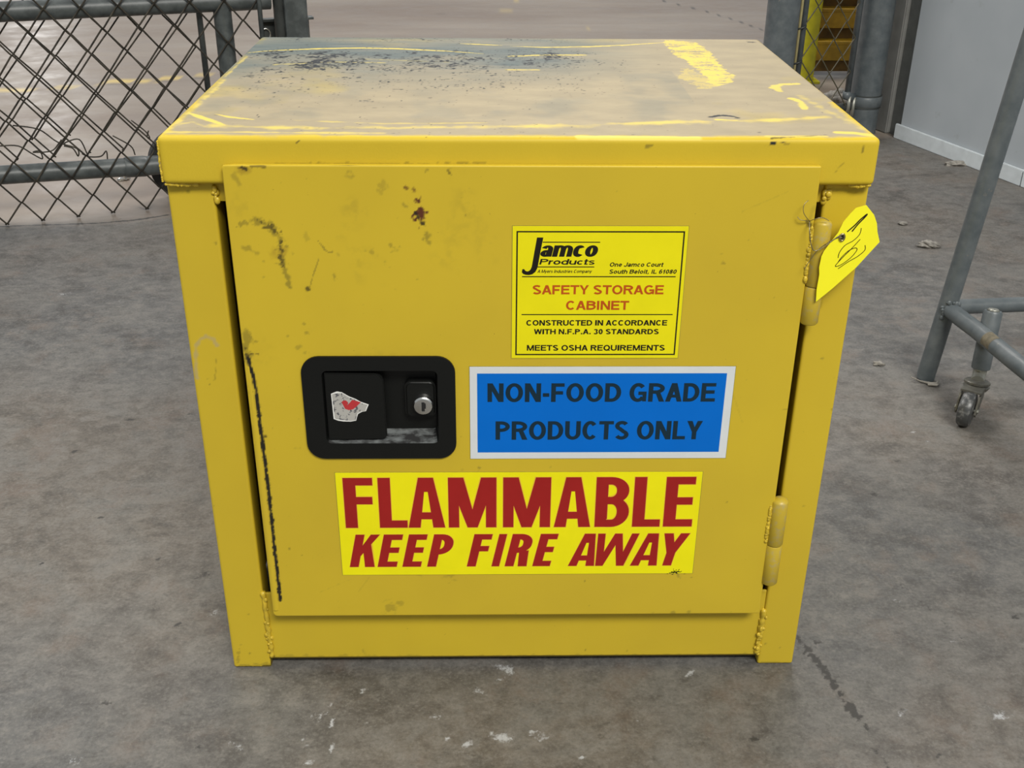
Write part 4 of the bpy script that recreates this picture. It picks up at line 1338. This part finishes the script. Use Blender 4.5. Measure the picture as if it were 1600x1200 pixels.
KL = [('K', -0.1603, -0.1373), ('E', -0.1336, -0.1154), ('E', -0.1098, -0.0922), ('P', -0.086, -0.0658), ('F', -0.0478, -0.0305), ('I', -0.0241, -0.0168), ('R', -0.0114, 0.0092), ('E', 0.0153, 0.0321), ('A', 0.0497, 0.0749), ('W', 0.0698, 0.1092), ('A', 0.1097, 0.1355), ('Y', 0.1329, 0.1577)]
for ch, x0, x1 in KL:
    ink('halo', heavy(ch, x0 - .0005, x1 + .0005, .1426, .1810, .0094, .0070, sl), M['red_halo'], fl, -.02044)
    ink('red_letter', heavy(ch, x0, x1, .1430, .1806, .0084, .0062, sl), M['dark_red'], fl, -.0205)

rs2 = random.Random(9)
sm2 = []
for i_ in range(34):
    x_, z_ = .1535 + rs2.gauss(0, .0035), .1350 + rs2.gauss(0, .0010)
    a_2, l_ = rs2.uniform(-.6, 1.2), rs2.uniform(.0006, .0022)
    sm2 += seg_ribbon([(x_, z_), (x_ + l_ * math.cos(a_2), z_ + l_ * math.sin(a_2))], .0006, .0006)
ink('scuff_mark', sm2, M['ink'], fl, -.0206)
# ------------------------------------------------------------------ tag tied to the upper hinge
TG = [(.2721, .5053), (.2802, .5077), (.2878, .4995), (.2912, .4924), (.2930, .4847), (.2961, .4763), (.2800, .4538), (.2629, .4351), (.2505, .4228),
      (.2496, .4339), (.2500, .4476), (.2490, .4538), (.2496, .4636), (.2512, .4684), (.2568, .4781), (.2605, .4841), (.2636, .4936), (.2683, .5007)]
TY = -.0290
tagp = empty('paper_tag', 'bright yellow handwritten paper tag wired to the upper right hinge', 'tag', (.2712, TY, .4228))
obj('card', poly_prism(TG, TY, TY + .0004), M['tag'], tagp)


def pen(name, lines, w, y, mat, par):
    polys = []
    for ln in lines:
        # Catmull-Rom through the points
        P_ = [Vector(p) for p in ln]
        P_ = [P_[0]] + P_ + [P_[-1]]
        sm_ = []
        for i in range(1, len(P_) - 2):
            for u in np.linspace(0, 1, 7)[:-1]:
                a, b, c_, d = P_[i - 1], P_[i], P_[i + 1], P_[i + 2]
                sm_.append(0.5 * ((2 * b) + (c_ - a) * u + (2 * a - 5 * b + 4 * c_ - d) * u * u + (3 * b - a - 3 * c_ + d) * u ** 3))
        sm_.append(P_[-1])
        polys += seg_ribbon([(p.x, p.y) for p in sm_], w, w)
    return flat(name, polys, y, mat, par)


pen('handwriting', [[(0.2678, 0.485), (0.2732, 0.4906), (0.277, 0.4954), (0.2818, 0.5001), (0.2806, 0.4977), (0.2759, 0.4918), (0.2717, 0.4853)]], .0011, TY - .0001, M['ink'], tagp)
pen('handwriting', [[(0.279, 0.4883), (0.2784, 0.4829), (0.2741, 0.4775), (0.2678, 0.4733), (0.2641, 0.4672), (0.2636, 0.4623)],
                    [(0.2796, 0.4787), (0.2739, 0.4709), (0.2671, 0.4623), (0.2623, 0.4552), (0.2668, 0.4562), (0.274, 0.4624), (0.2782, 0.469), (0.2768, 0.4711), (0.2719, 0.469), (0.2669, 0.4636), (0.2642, 0.4587)],
                    [(0.2844, 0.4735), (0.2848, 0.4691), (0.2796, 0.4636), (0.2723, 0.4587), (0.265, 0.4528)]], .0006, TY - .0001, M['ink'], tagp)
ex, ez = (0.2642, 0.4805)
bm = bmesh.new()
for a in range(16):
    pass
bm_tube(bm, [(ex + .0026 * math.cos(a * math.pi / 8) * .75, TY - .0006, ez + .0030 * math.sin(a * math.pi / 8)) for a in range(17)], .0009, 8, False)
obj('eyelet', bm, M['brass'], tagp, True)
obj('eyelet_hole', tube([(ex, TY - .0004, ez), (ex, TY + .0002, ez)], .0018, 12), M['keyway'], tagp)


def wire_px(lst, y, r=.00035):
    P_ = [Vector((x, y_, z)) for (x, z), y_ in zip(lst, y)]
    P_ = [P_[0]] + P_ + [P_[-1]]
    sm_ = []
    for i in range(1, len(P_) - 2):
        for u in np.linspace(0, 1, 6)[:-1]:
            a, b, c_, d = P_[i - 1], P_[i], P_[i + 1], P_[i + 2]
            sm_.append(0.5 * ((2 * b) + (c_ - a) * u + (2 * a - 5 * b + 4 * c_ - d) * u * u + (3 * b - a - 3 * c_ + d) * u ** 3))
    sm_.append(P_[-1])
    return tube(sm_, r, 6)


obj('tie_wire', wire_px([(0.2377, 0.4918), (0.237, 0.4852), (0.239, 0.4757), (0.2425, 0.469), (0.2496, 0.4714), (0.2568, 0.4781), (0.2619, 0.4823), (0.2643, 0.4831)], [-.022, -.028, -.029, -.0295, -.0295, -.0298, -.0302, -.0305], .00045), M['wire'], tagp, True)
obj('tie_wire', wire_px([(0.2373, 0.4513), (0.2396, 0.4562), (0.2428, 0.4623), (0.2456, 0.4672), (0.2517, 0.4733), (0.261, 0.4805), (0.2643, 0.4799)], [-.0268] * 5 + [-.030, -.0305], .00028), M['wire'], tagp, True)
obj('tie_wire', wire_px([(0.2379, 0.4918), (0.2338, 0.4959), (0.2303, 0.5006), (0.2293, 0.5053), (0.2307, 0.5088), (0.2335, 0.5105)], [-.022, -.026, -.028, -.028, -.027, -.0255], .00028), M['wire'], tagp, True)
obj('tie_wire', wire_px([(0.2377, 0.4918), (0.233, 0.4929), (0.2289, 0.4938), (0.2269, 0.4959)], [-.022, -.024, -.024, -.023], .00028), M['wire'], tagp, True)
obj('tie_wire', wire_px([(0.2379, 0.4918), (0.2406, 0.4953), (0.2462, 0.4965), (0.2523, 0.4936)], [-.022, -.0270, -.0272, -.0265], .0003), M['wire'], tagp, True)

# the door's fittings were measured on a plane 4 mm farther out: set them on the sheet itself
KS, KY = 1.00494, 0.0042
for root in (latch, jp, bl, fl, tagp) + tuple(HINGES):
    for o in root.children:
        off = o.location.copy()
        if root is tagp:
            off = -root.location
        for v in o.data.vertices:
            v.co = Vector((v.co.x * KS + .00013, v.co.y + KY, v.co.z * KS - .00387))

# ------------------------------------------------------------------ chain link
GD = Vector((.928, .371, 0)).normalized()
GN = Vector((.371, -.928, 0)).normalized()      # towards the camera side
G0 = Vector((-.85, 1.5, 0))
R0 = Vector((1.05, 2.22, 0))


def gpt(o0, s, off, z):
    p = o0 + GD * s + GN * off
    return Vector((p.x, p.y, z))


def zigzag(o0, s, off, z0, z1, pitch, half, phase, r, seed, jit=.0012, shear=0.0, bend=None):
    rnd = random.Random(seed)
    pts = []
    kk = 0
    z = z0
    while z <= z1 + 1e-6:
        sg = 1 if (kk + phase) % 2 == 0 else -1
        ss = s + sg * pitch * .49 + shear * (z - z0)
        jz, js = rnd.uniform(-jit, jit), rnd.uniform(-jit, jit)
        for dz, ds, dn in ((-.0035, -sg * .0030, -.0015), (0, 0, .0), (.0035, -sg * .0030, .0015)):
            zz = z + dz + jz
            b = bend(ss, zz) if bend else 0
            pts.append(gpt(o0, ss + ds + js, off + dn + b, max(zz, .0025)))
        kk += 1
        z += half
    return tube(pts, r, 5)


# the free-standing gate with its rails and caster
gate = empty('rolling_gate', 'grey pipe gate on a black caster with doubled chain link, behind cabinet on the left', 'gate', tuple(gpt(G0, .1, 0, 0)))
obj('bottom_rail', tube([gpt(G0, -1.3, 0, .116), gpt(G0, -.23, 0, .104), gpt(G0, .035, 0, .094)], .0200, 20), M['pipe'], gate, True, 60)
obj('pipe_coupling', tube([gpt(G0, .020, 0, .095), gpt(G0, .026, 0, .0945), gpt(G0, .062, 0, .093), gpt(G0, .068, 0, .093)], .0225, 20, True, [.0212, .0228, .0228, .0212]), M['pipe'], gate, True, 60)
obj('bottom_rail', tube([gpt(G0, .060, 0, .093), gpt(G0, .365, 0, .090)], .0212, 20), M['pipe'], gate, True, 60)
obj('top_rail', tube([gpt(G0, -1.3, 0, .437), gpt(G0, .372, 0, .431)], .0200, 20), M['pipe'], gate, True, 60)
obj('stile', tube([gpt(G0, .268, 0, .11), gpt(G0, .268, 0, .45), gpt(G0, .268, 0, 1.2)], .0195, 20), M['pipe'], gate, True, 60)
obj('tension_bar', tube([gpt(G0, .222, -.020, .12), gpt(G0, .220, -.020, 1.2)], .0065, 10), M['pipe'], gate, True)
for i in range(34):
    s_ = -.95 + .036 * i + .0215
    if s_ > .214:
        break
    obj('wire', zigzag(G0, s_, -.030, .128 + (.0 if i % 3 else .0415), 1.1, .036, .0415, i + (0 if i % 3 else 1), .0019, 100 + i, .0014, .01), M['mesh_wire'], gate, True)
# the loose curled wires at the hem of the rear mesh
for j, pl in enumerate((
        [(-1.0367, 1.4577, 0.1991), (-0.9918, 1.4756, 0.1865), (-0.9608, 1.488, 0.1557), (-0.927, 1.5015, 0.1381), (-0.9272, 1.5015, 0.121), (-0.9343, 1.4986, 0.1388), (-0.9502, 1.4923, 0.1461)],
        [(-1.0672, 1.4455, 0.1583), (-1.0349, 1.4584, 0.155), (-1.0121, 1.4675, 0.1358), (-0.995, 1.4743, 0.1227), (-0.997, 1.4735, 0.1398), (-1.0093, 1.4686, 0.1383), (-0.9758, 1.482, 0.1376), (-0.9589, 1.4888, 0.1527), (-0.9528, 1.4912, 0.1604)],
        [(-0.9498, 1.4924, 0.1489), (-0.9441, 1.4947, 0.154), (-0.9193, 1.5046, 0.157), (-0.9094, 1.5086, 0.1248), (-0.9078, 1.5092, 0.1189)],
        [(-0.9191, 1.5047, 0.1259), (-0.9055, 1.5101, 0.1173), (-0.8833, 1.519, 0.1163), (-0.8718, 1.5236, 0.1266), (-0.8722, 1.5234, 0.1064)],
        [(-0.8547, 1.5304, 0.159), (-0.8231, 1.5431, 0.1329), (-0.817, 1.5455, 0.112)],
        [(-0.8143, 1.5466, 0.1891), (-0.7889, 1.5567, 0.161), (-0.7832, 1.559, 0.1461), (-0.7879, 1.5571, 0.1495), (-0.7835, 1.5589, 0.1634)])):
    obj('loose_wire', wire_px([(0, 0)] * 0 + [(p[0], p[2]) for p in pl], [p[1] for p in pl], .0016), M['mesh_wire'], gate, True)
# caster
wc = gpt(G0, .152, -.050, .0785)
obj('caster_wheel', tube([wc + GN * .018, wc + GN * .014, wc - GN * .014, wc - GN * .018], .078, 36, True, [.070, .078, .078, .070]), M['rubber'], gate, True, 40)
bm = bmesh.new()
bm_tube(bm, [wc + GN * .018 + Vector((0, 0, 0)), wc + GN * .020 + Vector((0, 0, .030))], .010, 8)
bm_tube(bm, [wc - GN * .018 + Vector((0, 0, 0)), wc - GN * .020 + Vector((0, 0, .030))], .010, 8)
obj('caster_fork', bm, M['dark_pipe'], gate, True)

# the fixed fence whose mesh hangs in front
fence = empty('chain_link_fence', 'dark chain link fence with hem near the floor and square post, left of cabinet', 'fence', tuple(gpt(G0, .41, .0, 0)))
for i in range(37):
    s_ = -.237 - .0722 * 10 + .0361 * i + .018
    if s_ > .335:
        break
    obj('wire', zigzag(G0, s_, .0245, .004, 1.1, .0361, .0434, i + 1, .0020, 200 + i, .0008, .006), M['mesh_wire'], fence, True)
obj('tension_bar', tube([gpt(G0, .345, .022, .02), gpt(G0, .344, .022, 1.2)], .0052, 10), M['pipe'], fence, True)


def gate_box(s0, s1, o0, o1, z0, z1, bev=.002):
    bm = box(s0, s1, o0, o1, z0, z1, bev)
    for v in bm.verts:
        p = G0 + GD * v.co.x + GN * v.co.y
        v.co = Vector((p.x, p.y, v.co.z))
    bmesh.ops.recalc_face_normals(bm, faces=bm.faces)
    return bm


obj('post', gate_box(.398, .450, -.030, .022, 0, 1.2, .006), M['pipe'], fence)
obj('stile', tube([gpt(G0, .388, .010, 0), gpt(G0, .388, .010, 1.2)], .0115, 14), M['dark_pipe'], fence, True)
obj('latch_bracket', gate_box(.352, .474, -.050, -.030, .380, .386, .001), M['pipe'], fence)
obj('latch_bracket', gate_box(.355, .466, -.052, -.046, .300, .380, .001), M['dark_pipe'], fence)
lk = gpt(G0, .366, -.044, .352)
obj('latch_ring', tube([lk + GD * (.010 * math.cos(a * math.pi / 8)) + Vector((0, 0, .012 * math.sin(a * math.pi / 8))) for a in range(17)], .0026, 8, False), M['foil'], fence, True)

# ------------------------------------------------------------------ right-hand fence panel
rf = empty('fence_panel', 'narrow chain link panel between two thick grey pipe posts beside the white wall', 'fence', tuple(gpt(R0, -.17, 0, 0)))
obj('post', tube([gpt(R0, -.330, 0, 0), gpt(R0, -.330, 0, 1.4)], .0425, 28), M['cart'], rf, True, 60)
obj('post', tube([gpt(R0, -.018, 0, 0), gpt(R0, -.018, 0, 1.4)], .0425, 28), M['cart'], rf, True, 60)
obj('post_collar', tube([gpt(R0, -.018, 0, .076), gpt(R0, -.018, 0, .079), gpt(R0, -.018, 0, .103), gpt(R0, -.018, 0, .106)], .047, 28, True, [.0435, .0465, .0465, .0435]), M['cart'], rf, True, 60)
obj('collar_band', tube([gpt(R0, -.018, 0, .0735), gpt(R0, -.018, 0, .0775)], .0452, 28), M['dark_pipe'], rf, True, 60)
obj('collar_band', tube([gpt(R0, -.018, 0, .1055), gpt(R0, -.018, 0, .1085)], .0448, 28), M['dark_pipe'], rf, True, 60)
obj('stile', tube([gpt(R0, -.086, .004, .118), gpt(R0, -.0865, .004, 1.3)], .0085, 12), M['cart'], rf, True)
obj('pipe_elbow', tube([gpt(R0, -.090, .004, .120), gpt(R0, -.088, .004, .108), gpt(R0, -.062, .004, .100)], .011, 12, True, [.010, .013, .012]), M['cart'], rf, True)
obj('bottom_rail', tube([gpt(R0, -.290, 0, .075), gpt(R0, -.070, 0, .075)], .012, 12), M['dark_pipe'], rf, True)
obj('hinge_bolt', tube([gpt(R0, -.083, .012, .062), gpt(R0, -.083, .012, .108)], .0055, 10), M['bare_steel'], rf, True)
obj('hinge_bolt', tube([gpt(R0, -.066, .012, .050), gpt(R0, -.066, .012, .104)], .0050, 10), M['bare_steel'], rf, True)
obj('tension_bar', tube([gpt(R0, -.2790, .008, .06), gpt(R0, -.2790, .008, 1.3)], .0042, 8), M['tension'], rf, True)
obj('stile', tube([gpt(R0, -.2640, .004, .06), gpt(R0, -.2640, .004, 1.3)], .0085, 10), M['cart'], rf, True)
for i in range(5):
    obj('wire', zigzag(R0, -.2460 + .034 * i, .010, .085, 1.25, .036, .0450, i, .0017, 300 + i, .0015), M['rear_wire'], rf, True)
for zz in (.213, .303, .393, .49):
    bm = tube([gpt(R0, -.285, .010, zz - .004), gpt(R0, -.272, .016, zz), gpt(R0, -.262, .014, zz + .004)], .0024, 6)
    obj('wire_tie', bm, M['dark_pipe'], rf, True)

# ------------------------------------------------------------------ bollard and yellow steps behind that panel
bo = Vector((1.040, 2.90, 0))
bol = empty('bollard', 'slim bright yellow bollard behind the chain link panel', 'bollard', tuple(bo))
obj('tube', tube([bo + Vector((0, 0, .008)), bo + Vector((0, 0, 1.0)), bo + Vector((0, 0, 1.02)), bo + Vector((0, 0, 1.03))], .038, 24, True, [.038, .038, .030, .012]), M['bollard'], bol, True, 50)
obj('base_plate', box(bo.x - .05, bo.x + .05, bo.y - .05, bo.y + .05, 0, .008, .001), M['bollard'], bol)

st = empty('step_stand', 'amber yellow steel step stand with dark tread gaps behind the chain link', 'steps', (1.22, 2.95, 0))
for i in range(4):
    z = .045 + .100 * i
    y = 2.98 + .05 * i
    obj('tread', box(1.095, 1.37, y, y + .10, z + .060, z + .072, .002), M['amber'], st)
    obj('riser', box(1.095, 1.37, y, y + .006, z + .008, z + .060, .001), M['amber'], st)
    obj('tread_shadow_board', box(1.095, 1.37, y + .012, y + .016, z - .030, z + .020), M['amber_dark'], st)  # added dark board, its colour painting the shade of the gap below the riser
obj('side_frame', bm_box(bmesh.new(), 1.371, 1.386, 2.96, 3.26, 0, .50, .003), M['amber'], st)
obj('side_frame', bm_box(bmesh.new(), 1.080, 1.094, 2.99, 3.26, 0, .50, .003), M['amber'], st)

# ------------------------------------------------------------------ tubular cart
cb = Vector((.665, .657, 0))
cart = empty('tubular_cart', 'grey painted tubular cart frame with small caster, right of the cabinet', 'cart', tuple(cb))
lean = .10
legp = lambda z: cb + Vector((lean * z, 0, z))
obj('leg', tube([legp(.002), legp(.3), legp(.95)], .0140, 20), M['cart'], cart, True, 60)
nd = legp(.122)
ta = Vector((.7036, .6640, .1215))
obj('cross_tube', tube([legp(.122) + Vector((.006, .002, 0)), ta, Vector((.8035, .6730, .1215)), Vector((1.25, .713, .1215))], .0116, 18), M['cart'], cart, True, 60)
obj('side_tube', tube([nd + Vector((.002, -.010, .000)), Vector((.6895, .575, .1225)), Vector((.7005, .480, .122)), Vector((.7130, .400, .120)), Vector((.730, .30, .118))], .0126, 18), M['cart'], cart, True, 60)
obj('weld_bead', bead([nd + Vector((-.006, -.012, .013)), nd + Vector((.004, -.016, .014)), nd + Vector((.012, -.014, .010))], .0032, 10, .0015, 12), M['cart'], cart, True)
obj('weld_bead', bead([nd + Vector((-.011, -.010, .005)), nd + Vector((-.009, -.012, -.012))], .0026, 8, .0012, 13), M['cart'], cart, True)
sb_, stp = Vector((.7050, .5670, .063)), Vector((.7120, .5820, .150))
ax_ = (stp - sb_).normalized()
obj('caster_socket', tube([sb_, sb_ + ax_ * .002, stp - ax_ * .003, stp], .0137, 20, True, [.0128, .0137, .0137, .0120]), M['cart'], cart, True, 50)
obj('socket_cap', tube([stp, stp + ax_ * .003], .0095, 12, True, [.0095, .0070]), M['bare_steel'], cart, True)
dc = Vector((.6935, .5450, .0520))
obj('threaded_stem', tube([sb_ + ax_ * .002, sb_ - ax_ * .010, dc], .0098, 16), M['bare_steel'], cart, True, 60)
fork = bpy.data.objects.new('swivel_caster', None)
link(fork, cart)
CB = -cb


def cpart(name, bm, mat, auto=45):
    o = obj(name, bm, mat, fork, True, auto)
    o.location = CB
    return o


cpart('swivel_plate', tube([dc + ax_ * .003, dc + ax_ * .001, dc - ax_ * .002, dc - ax_ * .0035, dc - ax_ * .006, dc - ax_ * .012], .02, 24, True, [.0155, .0185, .0185, .0165, .0190, .0150]), M['fork'])
wcn = Vector((.6690, .5090, .0262))
rd = Vector((dc.x - wcn.x, dc.y - wcn.y, 0)).normalized()      # trailing direction
wa = Vector((rd.y, -rd.x, 0))                                   # axle
cpart('wheel', tube([wcn - wa * .0100, wcn - wa * .0085, wcn - wa * .0045, wcn + wa * .0045, wcn + wa * .0085, wcn + wa * .0100], .026, 28, True, [.0185, .0238, .0260, .0260, .0238, .0185]), M['tyre'])
for sg in (-1, 1):
    bm = bmesh.new()
    o1 = wa * (sg * .0122)
    o2 = wa * (sg * .0145)
    prof = [wcn + rd * .030 + Vector((0, 0, .022)), wcn + rd * .002 + Vector((0, 0, .022)), wcn - rd * .010 + Vector((0, 0, -.002)), wcn - rd * .004 + Vector((0, 0, -.008)), wcn + rd * .006 + Vector((0, 0, -.007)), wcn + rd * .034 + Vector((0, 0, .012))]
    a = [bm.verts.new(p + o1) for p in prof]
    b = [bm.verts.new(p + o2) for p in prof]
    bm.faces.new(a)
    bm.faces.new(b[::-1])
    for i in range(6):
        bm.faces.new((a[i], b[i], b[(i + 1) % 6], a[(i + 1) % 6]))
    bmesh.ops.recalc_face_normals(bm, faces=bm.faces)
    o = obj('fork_arm', bm, M['fork'], fork)
    o.location = CB
bm = bmesh.new()
pts_ = [wcn + rd * .004 + Vector((0, 0, .0245)), wcn + rd * .034 + Vector((0, 0, .0225))]
v8 = [bm.verts.new(p + wa * w_ + Vector((0, 0, dz))) for p in pts_ for w_ in (-.0145, .0145) for dz in (0, .003)]
bmesh.ops.convex_hull(bm, input=v8)
o = obj('fork_crown', bm, M['fork'], fork)
o.location = CB
cpart('axle_bolt', tube([wcn - wa * .0165, wcn + wa * .0165], .0035, 8), M['bare_steel'])
# rusty spot on the side tube
bm = bmesh.new()
bm_tube(bm, [Vector((.6937, .5400, .12255)), Vector((.6950, .5290, .1225)), Vector((.6962, .5180, .1224))], .01285, 18, False)
for f in list(bm.faces):
    c_ = f.calc_center_median()
    if not (c_.x < .6950 + (.55 - c_.y) * .12 and c_.z > .1180):
        bm.faces.remove(f)
obj('rust_patch', bm, M['rust'], cart, True)['label'] = 'rusty worn patch'

# ------------------------------------------------------------------ small debris
def lump(name, label, cat, c, sx, sy, sz, mat, seed, sub=3, rz=0.0, amp=.35):
    bm = bmesh.new()
    bmesh.ops.create_icosphere(bm, subdivisions=sub, radius=1.0)
    rnd = np.random.RandomState(seed)
    off = rnd.rand(3) * 50
    for v in bm.verts:
        p = np.array(v.co)
        n = float(fbm(np.array([p[0] * 1.3 + off[0] + p[2]]), np.array([p[1] * 1.3 + off[1] + p[2] * .7]), 1.6, seed, 3)[0])
        v.co = v.co * (1 + amp * (n - .5) * 2)
    R_ = Matrix.Rotation(rz, 3, 'Z')
    for v in bm.verts:
        q_ = R_ @ Vector((v.co.x * sx, v.co.y * sy, 0))
        v.co = Vector((q_.x, q_.y, max((v.co.z + .55) * sz, 0)))
    o = obj(name, bm, mat, None, True)
    o.location = (c[0], c[1], 0)
    return tag(o, label, cat)


lump('dust_lump', 'larger fluffy grey dust lump on floor between cabinet and cart leg', 'debris', (0.8875, 1.2618), .022, .011, .008, M['lump'], 3, 4, -.15, .7)
lump('dust_lump', 'small pale dust lump farther back, above the larger lump', 'debris', (0.8804, 1.4039), .010, .007, .005, M['lump'], 8, 3, 0, .7)
lump('dust_lump', 'flat scrap of dust against the white kick strip of the wall', 'debris', (1.1809, 1.8739), .030, .012, .006, M['lump'], 11, 4, .1, .8)
lump('dust_lump', 'tiny grey crumb on floor left of the cart leg foot', 'debris', (0.6064, 0.7078), .009, .005, .004, M['lump'], 15, 3, .1, .7)
lump('foil_scrap', 'shiny crumpled foil scrap under the gate bottom rail', 'debris', (-0.9119, 1.7225), .014, .007, .008, M['foil'], 21, 3, .4, .9)
lump('grit_pile', 'pale broken grit piled beneath the fence panel hinge', 'debris', (1.0525, 2.5108), .040, .035, .030, M['lump'], 25, 4, .3, .9)
sc_ = (0.6661, 0.6459)
bm = bmesh.new()
bm_tube(bm, [(sc_[0] - .026, sc_[1] + .006, .006), (sc_[0] - .014, sc_[1] - .002, .003), (sc_[0] - .002, sc_[1] - .012, .004), (sc_[0] + .008, sc_[1] - .012, .003), (sc_[0] + .014, sc_[1] - .004, .005)], .0022, 6, True, [.0010, .0014, .0022, .0024, .0012])
bm_tube(bm, [(sc_[0] - .006, sc_[1] - .014, .003), (sc_[0] + .006, sc_[1] - .018, .004), (sc_[0] + .012, sc_[1] - .012, .003)], .002, 6)
tag(obj('plastic_scrap', bm, M['lump'], None, True), 'twisted grey plastic scrap at the foot of the cart leg', 'debris')
